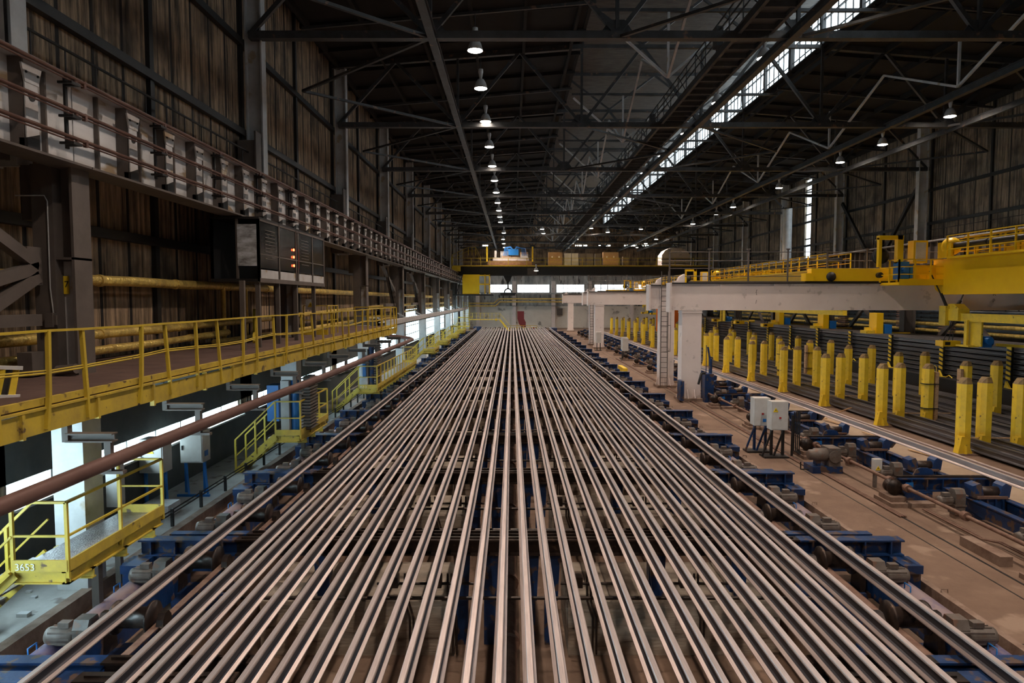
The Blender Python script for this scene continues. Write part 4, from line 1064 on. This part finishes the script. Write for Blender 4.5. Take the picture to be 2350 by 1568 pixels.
# ------------------------------------------------------------------ white portal columns and beams
def wcolumn(x,Y,w,d,lab,ladder=False,top=4.65):
    t=thing('portal_column',(x,Y,0),lab,'column','white portal columns')
    b=MB();b.box(x-w/2,x+w/2,Y-d/2,Y+d/2,.1,top);b.build('shaft','white',t)
    b=MB();b.box(x-w/2-.15,x+w/2+.15,Y-d/2-.25,Y+d/2+.15,0,.14);b.build('base_plate','kerb',t)
    b=MB()
    for q in(-1,1):
        b=MB();b.prism([(x+q*w/2,.14),(x+q*(w/2+.16),.14),(x+q*w/2,.6)],'y',Y-.03,Y+.03);b.build('base_gusset','white',t)
        b=MB();b.prism([(Y-d/2-.18,.14),(Y-d/2,.14),(Y-d/2,.6)],'x',x+q*.18-.02,x+q*.18+.02);b.build('base_gusset','white',t)
    if not ladder:
        b=MB();b.box(x-w/2-.02,x+w/2+.02,Y-d/2-.03,Y+d/2+.02,top-.14,top-.08);b.box(x-w/2-.02,x+w/2+.02,Y-d/2-.03,Y+d/2+.02,top-.04,top);b.build('cap_plate','white',t)
    else:
        for q in(-.42,-.02):
            b=MB();b.box(x+q-.02,x+q+.02,Y-d/2-.3,Y-d/2-.24,.1,top+2.2);b.build('ladder_stile','grey',t)
        b=MB();z=.3
        while z<top+2.1: b.box(x-.42,x-.02,Y-d/2-.28,Y-d/2-.26,z,z+.03);z+=.3
        b.build('ladder_rungs','grey',t)
        b=MB()
        for z in(2.2,3.7,5.1,6.4):
            b.tube([(x-.42,Y-d/2-.27,z),(x-.5,Y-d/2-.6,z),(x-.22,Y-d/2-.9,z),(x+.06,Y-d/2-.6,z),(x-.02,Y-d/2-.27,z)],.015,6)
        for q,yy in((-.5,-.6),(-.22,-.9),(.06,-.6)): b.tube([(x+q,Y-d/2+yy,2.2),(x+q,Y-d/2+yy,6.4)],.012,6)
        b.build('ladder_cage','grey',t)
    return t
def wbeam(Y,x0,x1,lab,z0=4.66,z1=6.07,rail=True,marks=False):
    t=thing('portal_beam',(x0,Y,z0),lab,'beam','white portal beams')
    b=MB();b.box(x0,x1,Y-.3,Y+.3,z0,z1-.06);b.build('box_girder','white',t)
    b=MB();b.box(x0-.05,x1,Y-.42,Y+.42,z1-.06,z1);b.build('top_plate','dark',t)
    b=MB();b.box(x0-.06,x0+.04,Y-.45,Y+.4,z0-.1,z1);b.build('end_plate','white',t)
    b=MB();x=x0+2.6
    while x<x1: b.prism([(x-.06,z1-.06),(x+.06,z1-.06),(x+.0,z1-.28),(x-.04,z1-.3)],'y',Y-.36,Y-.3);x+=2.75
    b.box(x0+.2,x0+.6,Y-.25,Y+.25,z1,z1+.1);b.prism([(x0+.35,z1),(x0+.75,z1),(x0+.75,z1+.45),(x0+.5,z1+.3)],'y',Y-.2,Y+.2)
    b.build('bracket','white',t)
    b=MB();b.box(x0+1,x1,Y-.05,Y+.05,z1,z1+.08);b.build('crane_rail','grey',t)
    if rail:
        x=x0+.1
        while x<min(x1,x0+17):
            b=MB();b.box(x-.035,x+.035,Y+.36,Y+.43,z1,z1+1.75);b.box(x-.09,x+.09,Y+.33,Y+.46,z1+1.72,z1+1.78);b.build('railing_post','grey',t);x+=2.05
        b=MB()
        for z in(.35,.75,1.15,1.6): b.tube([(x0+.1,Y+.4,z1+z),(min(x1,x0+17),Y+.4,z1+z)],.02,6)
        b.build('guard_rail','grey',t)
    return t
wcolumn(9.2,35.3,1.0,.8,'broad white portal column nearest the camera, blue unit at its foot')
wcolumn(9.15,40.6,.85,.7,'white portal column with a caged ladder, just behind the nearest one',True)
wcolumn(9.3,73.0,.95,.8,'white portal column of the second pair, front one')
wcolumn(9.3,78.4,.85,.7,'white portal column with ladder of the second pair, rear one',True)
wcolumn(9.6,112,.9,.8,'small distant white portal column before the far wall')
WB=wbeam(35.3,8.1,28.6,'nearest long white box beam across the right side of the hall')
wbeam(40.6,8.1,28.6,'white box beam just behind the nearest one, only its end showing',rail=False)
wbeam(73,8.1,28.6,'white box beam of the second portal pair, front one')
wbeam(78.4,8.1,28.6,'white box beam of the second portal pair, rear one',rail=False)
wbeam(112,8.3,28.6,'farthest white box beam near the end wall')
t=WB
for x,z,s in((24.6,5.75,'I'),(24.58,5.4,'R'),(24.58,5.12,'p'),(12.45,5.5,'{'),(12.45,5.0,'/')):
    text(s,t,(x,34.985,z),(R(90),0,R(0)),.28,'grey')
for x,h in((26.5,.9),):
    b=MB();b.box(23.0,23.12,34.9,34.99,4.7,5.95);o=b.build('beam_splice','white',org=(23,34.9,4.7));tag(o,'raised vertical splice plate on the near white beam below the yellow girder','splice plate',None,'thing')
# blue unit by the near column
t=thing('pump_unit',(9.95,34.6,0),'dark blue pump unit with hose beside the nearest white column','machine')
b=MB();b.box(9.75,10.2,34.3,35,0,1.45);b.box(8.5,8.68,34.2,34.9,.1,1.1);b.build('housing','blue',t)
b=MB();b.tube([(9.7,34.2,1.5),(9.5,34.1,1.5),(9.42,34.1,1.2),(9.36,34.1,.95)],.06,10);b.build('hose','dark',t)
b=MB();b.tube([(10.1,34.6,1.45),(10.1,34.6,2.2)],.09,12);b.bar((9.95,34.6,2.8),(10.15,34.6,1.7),.08);b.tube([(9.85,34.5,1.4),(9.85,34.5,2.9)],.02,6);b.build('actuator','blue',t)
for k,(x,y) in enumerate(((8.85,69.5),(9.9,60),(9.75,58.5))):
    t=thing('switch_cabinet',(x,y,0),['small white cabinet on legs left of the second white column','white cabinet right of the second white column, rear one','white cabinet right of the second white column, front one'][k],'cabinet','distant floor cabinets')
    b=MB();b.box(x-.25,x+.25,y,y+.4,.8,1.9);b.build('cabinet_box','cab',t)
    b=MB();b.box(x-.2,x-.14,y,y+.2,0,.8);b.box(x+.14,x+.2,y,y+.2,0,.8);b.box(x-.4,x+.3,y-.1,y+.3,0,.06);b.build('legs','dark',t)
t=thing('orange_panel',(18,84,0),'bright orange panel behind the yellow posts near the second portal','panel')
b=MB();b.box(18.2,21.5,86,86.2,1.2,4.2);b.build('panel_face','orange',t)
# ------------------------------------------------------------------ yellow magnet cranes
def yrail(t,pts,h,step):
    for p,q in zip(pts,pts[1:]):
        p=Vector(p);q=Vector(q);k=max(1,int((q-p).length/step))
        for s in range(k+1):
            c=p.lerp(q,s/k);b=MB();b.bar(c,c+Vector((0,0,h)),.07,.05);b.build('railing_post','yclean',t)
        b=MB()
        for hh in(.35*h,.68*h,h): b.bar(p+Vector((0,0,hh)),q+Vector((0,0,hh)),.045,.045)
        b.build('guard_rail','yclean',t)
def magcrane(ya,yb,lab,near=False,dx=0.):
    t=thing('magnet_crane',(21+dx,ya,5.4),lab,'crane','yellow magnet cranes')
    xg=20.95+dx;e=35.3-2.0
    # girders along Y
    for x in(xg,xg+4.2):
        b=MB();b.prism([(ya,5.45),(yb-.0,5.45),(yb+.5,5.7),(yb+.7,6.2),(yb+.7,7.12),(ya,7.12)],'x',x,x+.7);b.box(x-.03,x+.73,ya,yb+.7,7.12,7.16);b.build('main_girder','yclean',t)
    b=MB();b.box(xg-.75,xg,ya,yb-1.5,7.1,7.2);b.build('service_walkway','yclean',t)
    yrail(t,[(xg-.75,ya,7.2),(xg-.75,yb-1.5,7.2)],.95,1.4)
    yrail(t,[(xg+.75,ya,7.2),(xg+.75,yb+.4,7.2)],.95,1.6)
    # end truck on the white beam, and platform
    b=MB();b.box(xg-5.6,xg+5.5,yb+1.75,yb+2.25,6.15,6.8);b.box(xg-5.9,xg-5.5,yb+1.7,yb+2.3,6.15,6.55);b.build('end_truck','yclean',t)
    b=MB()
    for x in(xg-4.6,xg+4.7): b.lathe([(0,-.22),(.24,-.22),(.24,-.16),(.2,-.14),(.2,.1),(0,.1)],(x,yb+1.9,6.38),20,'y')
    for x in(xg-2.2,xg-.9): b.tube([(x,yb+1.7,6.45),(x,yb+1.45,6.45)],.14,12)
    b.build('wheel','dark',t)
    b=MB();b.box(xg-2.15,xg+.2,yb-.1,yb+1.7,5.92,6.05);b.box(xg-2.15,xg+.2,yb-.13,yb-.1,5.9,6.2);b.box(xg-1.3,xg+.0,yb+.5,yb+1.7,6.05,6.9);b.build('end_platform','yclean',t)
    yrail(t,[(xg-2.15,yb+1.6,6.05),(xg-2.15,yb-.1,6.05),(xg+.15,yb-.1,6.05)],1.1,.75)
    b=MB();b.box(xg-2.0,xg-1.55,yb+.1,yb+.7,6.2,7.05);b.tube([(xg-1.8,yb+.1,6.65),(xg-1.8,yb-.05,6.65)],.12,10);b.box(xg-1.45,xg-1.3,yb+.2,yb+.6,6.25,6.9);b.build('travel_motor','bluec',t)
    # portal frame with reel
    b=MB();b.box(xg-2.9,xg-2.75,yb+.4,yb+.6,6.8,8.25);b.box(xg-2.9,xg-1.75,yb+.35,yb+.65,8.15,8.35);b.box(xg-2.0,xg-1.72,yb+.35,yb+.65,7.0,8.35);b.build('portal_frame','yclean',t)
    b=MB();b.lathe([(0,-.1),(.38,-.1),(.38,-.05),(.2,-.03),(.2,.1),(.38,.12),(.38,.16),(0,.16)],(xg-2.65,yb+.7,7.35),20,'y');b.build('cable_reel','black',t)
    b=MB();b.box(xg-1.25,xg-.55,yb+.3,yb+.8,7.0,8.1);b.build('control_cabinet','yclean',t)
    b=MB();b.box(xg-1.15,xg-.65,yb+.27,yb+.3,7.1,8.0);b.build('cabinet_door','cab',t)
    b=MB();b.tube([(xg+.1,yb-.5,7.75),(xg+.1,ya,7.75)],.16,14)
    y=yb-3
    while y>ya: b.tube([(xg+.1,y,7.75),(xg+.1,y-.12,7.75)],.19,14);y-=2.5
    b.build('torque_tube','dark',t)
    b=MB();b.lathe([(0,-.3),(.25,-.3),(.42,-.1),(.42,.15),(.2,.3),(0,.3)],(xg+.1,yb-.5,7.75),20,'y');b.box(xg-.25,xg-.15,yb-1,yb,7.2,7.95);b.build('drum_housing','yclean',t)
    b=MB()
    for k,y in enumerate((yb-3.5,yb-6.2,yb-9.5)):
        b.box(xg+1.5,xg+3.6,y,y+1.3,7.2,7.6);b.prism([(y,7.6),(y+.9,7.6),(y+.7,8.2),(y+.3,8.2)],'x',xg+1.6,xg+1.8)
        b.tube([(xg+1.9,y+.6,7.9),(xg+3.4,y+.6,7.9)],.25,12)
    b.build('hoist_gear','yclean',t)
    yrail(t,[(xg+1.2,yb-8,7.2),(xg+1.2,yb+.2,7.2),(xg+3.8,yb+.2,7.2)],1.05,.9)
    b=MB();b.box(xg+.9,xg+4.0,yb+.2,yb+1.7,7.0,7.15);b.build('upper_platform','yclean',t)
    # lifting beam and magnets
    xm=21.3+dx;ym=yb-.1
    tt=thing('lifting_beam',(xm,ym,4.2),'yellow lifting beam with magnets under the '+lab.split(' magnet crane')[0].replace('large yellow','nearest yellow')+' crane '+lab.split(' magnet crane ')[1],'lifting beam','lifting beams')
    b=MB();b.box(xm,xm+.28,ya,ym,4.18,4.52);b.box(xm-.03,xm+.31,ya,ym,4.5,4.55);b.build('beam_body','yellow',tt)
    b=MB();b.box(xm-.15,xm+.4,ym-.9,ym+.25,4.2,4.75);b.prism([(ym-.9,4.75),(ym+.2,4.75),(ym-.1,5.0),(ym-.5,5.0)],'x',xm-.1,xm+.38);b.box(xm-.3,xm-.1,ym-.2,ym+.3,3.95,4.9);b.build('head_block','yellow',tt)
    b=MB();b.tube([(xm-.1,ym,4.8),(xm-.95,ym+.1,6.6)],.035,8);b.tube([(xm+.3,ym-.1,4.8),(xm+.75,ym+.1,5.5)],.035,8);b.tube([(xm-.1,ym,4.8),(xm-.4,ym+.03,5.5)],.07,8);b.tube([(xm+.3,ym,4.8),(xm+.55,ym+.03,5.15)],.08,8);b.build('sling','dark',tt)
    b=MB();b.box(xm+.1,xm+.18,ym-2.2,ym-1.3,3.05,4.2);b.box(xm-.1,xm+.0,ym-1.5,ym-1.3,3.05,4.25);b.box(xm-.2,xm+.5,ym-1.8,ym-.9,3.0,3.08);b.build('hanger_plate','yellow',tt)
    mg=MB()
    for q in(0,-7.,-14.): mg.box(xm-.55,xm+.3,ym+q-.5,ym+q+.1,2.95,3.22)
    mg.build('magnet','yclean',tt)
    b=MB()
    for q in(0,-7,-14): b.box(xm-.45,xm-.2,ym+q-.51,ym+q-.5,3.02,3.17)
    b.build('magnet_plate','dark',tt)
    b=MB()
    for q in(0,-7,-14):
        for w in(-.35,-.1,.1): b.tube([(xm+w,ym+q-.2,3.2),(xm+.1+w*.2,ym+q-.2,4.2)],.018,6)
    b.build('magnet_chain','dark',tt)
    b=MB();b.box(xm+.3,xm+.75,ym-2.0,ym-1.3,3.0,3.5);b.tube([(xm+.75,ym-1.6,3.25),(xm+1.0,ym-1.6,3.25)],.2,12);b.tube([(xm+.5,ym-2.0,3.3),(xm+.5,ym-2.25,3.3)],.16,12);b.build('hoist_motor','bluec',tt)
    b=MB();b.bar((xm+1.3,ym-1.5,3.1),(xm+2.9,ym-2.2,3.0),.2,.12);b.tube([(xm+2.6,ym-2.1,3.05),(xm+3.1,ym-2.3,3.05)],.12,8);b.build('swing_arm','yellow',tt)
    return t
magcrane(16,33.4,'large yellow magnet crane nearest the camera at the right')
magcrane(44,71,'yellow magnet crane between the first and second white portals')
magcrane(81,110,'small distant yellow magnet crane beyond the second white portal')
for k,(x,y) in enumerate(((23.2,47),(23.2,55),(23.4,64))):
    t=thing('resting_magnet',(x,y,2.8),'yellow lifting magnet and arm resting on the tall rail stack, %s from the camera'%ORD[k],'magnet','magnets on the rail stack')
    b=MB();b.box(24.2,24.8,y-.4,y+.4,2.79,3.1);b.box(24.3,24.7,y-.1,y+.1,3.1,3.3);b.build('magnet','yellow',t)
    b=MB();b.box(24.85,25.3,y-.5,y+.5,2.79,4.3);b.build('hanger_plate','yclean',t)
    b=MB();b.box(25.4,25.9,y-.5,y+.3,2.8,3.5);b.build('hoist_motor','bluec',t)
    b=MB();b.bar((26.0,y,2.9),(27.2,y-.4,2.9),.25,.15);b.build('swing_arm','yellow',t)
# ------------------------------------------------------------------ right-hand columns and runway
for i in range(10):
    Y=12+12*i
    t=thing('crane_column',(28.4,Y,0),'grey steel column along the right wall, %s from the camera'%ORD[i],'column','right row of crane columns')
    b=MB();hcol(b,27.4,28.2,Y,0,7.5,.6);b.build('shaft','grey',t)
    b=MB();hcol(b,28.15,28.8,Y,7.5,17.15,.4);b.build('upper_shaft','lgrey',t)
    if i==3: b=MB();b.bar((28.6,Y+.3,13.5),(28.6,Y+6,7.6),.2,.25);b.bar((28.6,Y+11.7,13.5),(28.6,Y+6,7.6),.2,.25);b.build('wall_brace','dark',t)
    if i<9: b=MB();b.bar((27.8,Y+.3,.3),(27.8,Y+6,4.6),.2,.25);b.bar((27.8,Y+11.7,.3),(27.8,Y+6,4.6),.2,.25);b.build('low_brace','grey',t)
t=thing('crane_girder',(27.5,60,7.5),'long grey crane runway girder with conductor bars along the right wall','crane girder')
b=MB();b.box(27.5,27.56,8,106,7.55,8.95);b.build('web_plate','grey',t)
b=MB();b.box(27.2,27.8,8,106,7.5,7.55);b.box(27.2,28.9,8,106,8.94,9.0);b.build('flange','grey',t)
b=MB();y=8
while y<106: b.box(27.25,27.5,y,y+.04,7.55,8.94);y+=.75
b.build('stiffener_plates','grey',t)
b=MB();b.box(27.45,27.53,8,106,9.0,9.1);b.build('crane_rail','lgrey',t)
b=MB()
for z in(.5,1.0): b.tube([(28.9,8,9+z),(28.9,106,9+z)],.02,6)
for k in range(49): b.tube([(28.9,8+2*k,9),(28.9,8+2*k,10)],.018,6)
b.build('handrail','dark',t)
for z in(3.1,3.55): gpipe([(28.7,10,z),(28.7,100,z)],.12,'gold-wrapped pipe low along the right wall, %s one'%('lower' if z<3.3 else 'upper'))
t=thing('cable_tray',(28.9,30,3.8),'dark ladder-like cable trays along the right wall above the rail stack','cable tray')
for z in(3.9,4.2,4.5):
    b=MB();b.box(28.6,29.1,12,104,z,z+.05)
    for k in range(90): b.box(28.55,28.6,12+k*1.02,12.05+k*1.02,z,z+.15)
    b.build('tray','dark',t)
for k,(y,z) in enumerate(((44,3.0),(49,3.2),(58,3.0))):
    b=MB()
    for q in range(9): b.box(28.3,28.6,y,y+1.2,z+.16*q,z+.23*q*0+z*0+.16*q+.08+z*0+z-z)
    b=MB()
    for q in range(9): b.box(28.3,28.6,y,y+1.3,z+.16*q,z+.16*q+.08)
    o=b.build('wall_radiator','rust',org=(28.4,y,z));tag(o,'brown finned radiator on the right wall, %s from the camera'%ORD[k],'radiator','wall radiators','thing')
# ------------------------------------------------------------------ far overhead crane
YB=93.5
t=thing('overhead_crane',(9.8,YB,8.7),'long dark overhead bridge crane with yellow railings across the far end','overhead crane')
b=MB();b.box(-7.4,27,YB,YB+.6,8.55,9.75);b.box(-7.4,27,YB+2.6,YB+3.2,8.55,9.75);b.build('bridge_girder','black',t)
b=MB();b.box(-8,27,YB-.9,YB,9.72,9.8);b.box(-8,27,YB+3.2,YB+4,9.72,9.8);b.box(-8,27,YB-.93,YB-.9,9.72,9.82);b.build('walkway','yellow',t)
rail_run(t,[(-8,YB-.9,9.8),(27,YB-.9,9.8)],1.0,(14,),w=.07)
b=MB();b.box(-8.1,-7.0,YB-1.2,YB+4.4,9.05,9.7);b.build('end_carriage','yellow',t)
rail_run(t,[(-8.2,YB-1,9.8),(-8.2,YB+1,10.4),(-6.,YB+1,11.4),(-5.,YB+1,11.4),(-4.3,YB+1,10.)],1.,(2,3,2,1),w=.07)
b=MB();b.box(-3.3,2.7,YB-.1,YB+3.4,9.9,10.5);b.build('trolley_frame','rust',t)
b=MB();b.lathe([(0,-1.6),(.6,-1.6),(.6,-.2),(0,-.2)],(.0,YB+1.5,11.3),18,'x');b.box(-2.6,2.3,YB+.3,YB+2.8,10.5,10.95);b.box(-2.4,-2.1,YB+.3,YB+.6,10.9,11.9);b.box(1.2,2.2,YB+.4,YB+1.,10.95,11.4);b.build('hoist_drum','lgrey',t)
b=MB();b.box(-.5,.9,YB+.4,YB+1.5,11.3,12.1);
for k in range(6): b.tube([(-1.2+.1*k,YB+.4,11.2),(-1.0+.1*k,YB+.4,12.3),(-.2,YB+.4,12.5-.05*k),(.2,YB+.4,12.0)],.03,5);b.tube([(1.4+.12*k,YB+.4,11.2),(1.3+.1*k,YB+.4,12.2),(.6,YB+.4,12.5-.05*k),(.3,YB+.4,12.0)],.03,5)
b.build('blue_cable_loops','bluec',t)
b=MB();b.box(-3.5,-3.3,YB-.1,YB+.1,10.4,12.4);b.box(2.7,2.9,YB-.1,YB+.1,10.4,12.4);b.build('end_stop','yellow',t)
cb=[(-1.4,-.1,1.35,'cabtan'),(0,1.0,1.35,'cabtan'),(1.1,2.2,1.9,'cabtan'),(5.0,6.9,1.9,'cabtan'),(7.2,8.1,1.75,'cab'),(8.2,9.1,1.75,'cab'),(9.3,10.0,1.7,'grey'),(10.2,11.1,1.7,'grey'),(11.4,12.2,1.7,'grey'),(12.5,14.6,1.9,'cabtan'),(15.2,16.0,1.3,'grey')]
for a,c_,h,m in cb:
    b=MB();b.box(a,c_,YB+.6,YB+1.4,9.8,9.8+h);o=b.build('equipment_cabinet',m,t)
    if m=='cabtan' and h>1.5:
        b=MB()
        xx=a+.5
        while xx<c_: b.box(xx-.08,xx+.08,YB+.58,YB+.6,9.8+h-.75,9.8+h-.55);xx+=.95
        b.build('warning_label','paper',o)
b=MB();b.box(-6.7,-4.4,YB-.9,YB+2.1,5.95,8.6);b.build('operator_cab','yclean',t)
b=MB();b.box(-4.4,-3.05,YB-.9,YB+2,6.2,8.4);o=b.build('cab_window','lgrey',t)
b=MB();b.box(-3.72,-3.6,YB-1.03,YB+2.0,6.0,8.6);b.box(-3.12,-2.98,YB-1.03,YB+2.0,6.0,8.6);b.box(-4.4,-2.98,YB-1.03,YB+2,7.2,7.35);b.box(-4.4,-2.98,YB-1.03,YB+2,8.4,8.55);b.build('window_frame','yclean',o)
b=MB();b.box(-8,-2.5,YB-1,YB+2.2,5.75,5.93);b.bar((-6.6,YB-1,8.7),(-7.8,YB-1,5.2),.1);b.build('cab_floor','dark',t)
b=MB();
for x in(-.8,-.55,-.3): b.tube([(x,YB+.8,9.8),(x+.1,YB+.8,7.4)],.03,6)
b.prism([(-1.2,8.5),(0,8.5),(-.2,7.9),(-.55,7.3),(-.9,7.9)],'y',YB+.6,YB+1.0);b.build('hook_block','dark',t)
b=MB();b.tube([(-.55,YB+.8,7.3),(-.55,YB+.8,6.7)],.1,8)
b.tube([(-.55+.5*math.cos(R(a)),YB+.8,6.2+.5*math.sin(R(a))) for a in range(0,181,20)],.09,8);b.box(-1.6,.45,YB+.4,YB+1.2,5.75,6.15);b.build('lifting_hook','dark',t)
b=MB();b.box(2.1,3.4,YB-.05,YB,8.6,9.5);b.build('side_plate','grey',t)
# far floor and end wall furniture
for k,x in enumerate((-6.3,.4,7.6,14.3,22)):
    t=thing('end_wall_column',(x,125.6,0),'pale column against the far end wall, %s from the left'%ORD[k],'column','end wall columns')
    b=MB();b.box(x-.35,x+.35,125.4,126,0,8.6);b.build('shaft','white',t)
    b=MB();b.box(x-.6,x+.6,125.2,126,8.6,9.4);b.build('head','fargrey',t)
gpipe([(-8,124.6,4.55),(-3.3,124.6,4.55),(-2.4,124.6,5.35),(9.5,124.6,5.35)],.12,'gold-wrapped pipe across the far end wall, upper one')
gpipe([(-8,124.4,4.05),(-3.,124.4,4.05),(-2.2,124.4,4.8),(9.5,124.4,4.8)],.12,'gold-wrapped pipe across the far end wall, lower one')
b=MB();b.box(-9,9,125.3,126,6.2,6.45);b.box(-9,9,125.4,126,4.0,4.12)
o=b.build('wall_ledge','fargrey',org=(0,125.5,6.2));tag(o,'dirty grey ledges running across the far end wall under its windows','ledge',None,'thing')
t=thing('duct_elbow',(2.2,119,0),'maroon duct elbow standing before the far end wall','duct')
b=MB();b.box(.95,2.1,118.4,119.5,1.9,3.2);b.prism([(.95,1.9),(2.1,1.9),(2.4,1.3),(2.4,.3),(1.7,.4),(1.2,1.0)],'y',118.4,119.5);b.build('vertical_duct','maroon',t)
b=MB();b.prism([(2.4,.3),(2.9,.5),(3.8,.5),(4.0,.1),(4.0,-.3),(2.4,-.3)],'y',118.4,119.5);b.build('bend','cab',t)
b=MB();b.box(3.0,4.0,118.2,119.6,-.2,.4);b.build('lower_duct','maroon',t)
b=MB();b.box(8.3,9.3,125.6,125.9,2.3,3.6);o=b.build('wall_heater','grey',org=(8.8,125.7,2.3));tag(o,'grey box unit with pipe loops on the far end wall','heater',None,'thing')
b=MB();b.box(-3.1,-2.75,125.9,125.98,1.3,1.75);o=b.build('wall_notice','signy',org=(-2.9,125.9,1.3));tag(o,'small orange notice on the white far wall','notice',None,'thing')
t=thing('far_railing',(0,109.5,0),'low yellow railing across the far end of the cooling bed','railing')
rail_run(t,[(-1.3,109.5,.5),(4.,109.5,.5)],.55,(5,),w=.07)
t=thing('end_machinery',(2,113,0),'low dark blue and brown machinery beyond the ends of the rails','machinery')
b=MB()
for k in range(14): b.box(-4.5+k*.75,-4.1+k*.75,112,113,0,.5+.25*random.random())
b.build('machine_boxes','motor',t)
b=MB();b.box(-6,-4.8,106,108,.3,1.0);b.box(6.0,7.0,106,108,.2,.8);b.build('blue_housing','blue',t)
t=thing('duct_hood',(22,100,12),'pale rounded duct hood under the roof at the far right','duct hood')
b=MB();b.prism([(22.5,10.2),(26.7,10.2),(26.7,11.9),(26.2,12.6),(25.4,13),(23.8,13),(23.0,12.6),(22.5,11.9)],'y',103,106);b.build('hood_body','white',t)
b=MB();
for z in(10.6,11.2): b.box(22.4,26.8,102.9,103,z,z+.1)
b.build('hood_band','dark',t)
b=MB();b.tube([(28.0,70,4.6),(28.0,70,14.5)],.45,20);o=b.build('round_column','lgrey',org=(28,70,4.6));tag(o,'pale round column near the bright vertical window slit on the right wall','column',None,'thing')
# cable festoon at the walkway: sign and yellow gate on the deck
t=thing('yellow_gate',(-7.3,27,DZ),'small yellow gate frame with a warning sign on the walkway behind the railing','gate')
rail_run(t,[(-7.9,25.9,DZ),(-7.0,25.9,DZ),(-7.0,27.4,DZ)],1.1,(2,3),w=.04)
b=MB();b.box(-7.8,-7.45,25.85,25.9,DZ+.95,DZ+1.35);b.build('sign_board','paper',t);warn(t,-7.62,25.85,DZ+1.05,.22)
b=MB();b.box(-7.9,-7.0,25.86,25.9,DZ+.0,DZ+.2);b.build('toe_plate','yellow',t)
b=MB();b.bar((-7.8,20.6,DZ+.05),(-8.3,22.0,DZ+1.0),.08);o=b.build('leaning_bar','yrail',org=(-7.8,20.6,DZ));tag(o,'yellow bar leaning on the wall behind the walkway under the control cabin','bar',None,'thing')

# ------------------------------------------------------------------ light and view
W=bpy.data.worlds.new('world');SC.world=W;W.use_nodes=True
bg=W.node_tree.nodes['Background'];bg.inputs[0].default_value=(.75,.85,1,1);bg.inputs[1].default_value=.012
def area(name,loc,rot,sx,sy,e,col):
    ld=bpy.data.lights.new(name,'AREA');ld.shape='RECTANGLE';ld.size=sx;ld.size_y=sy;ld.energy=e;ld.color=col
    o=bpy.data.objects.new(name,ld);COL.objects.link(o);o.location=loc;o.rotation_euler=rot;return o
vs=SC.view_settings;vs.view_transform='Standard';vs.look='None';vs.gamma=1;vs.use_curve_mapping=False;vs.exposure=0
SC.cycles.use_denoising=True;SC.cycles.max_bounces=4;SC.cycles.diffuse_bounces=3;SC.cycles.glossy_bounces=2;SC.cycles.use_adaptive_sampling=True;SC.cycles.adaptive_threshold=.12;SC.cycles.adaptive_min_samples=24;SC.cycles.sample_clamp_indirect=6;SC.cycles.use_light_tree=True
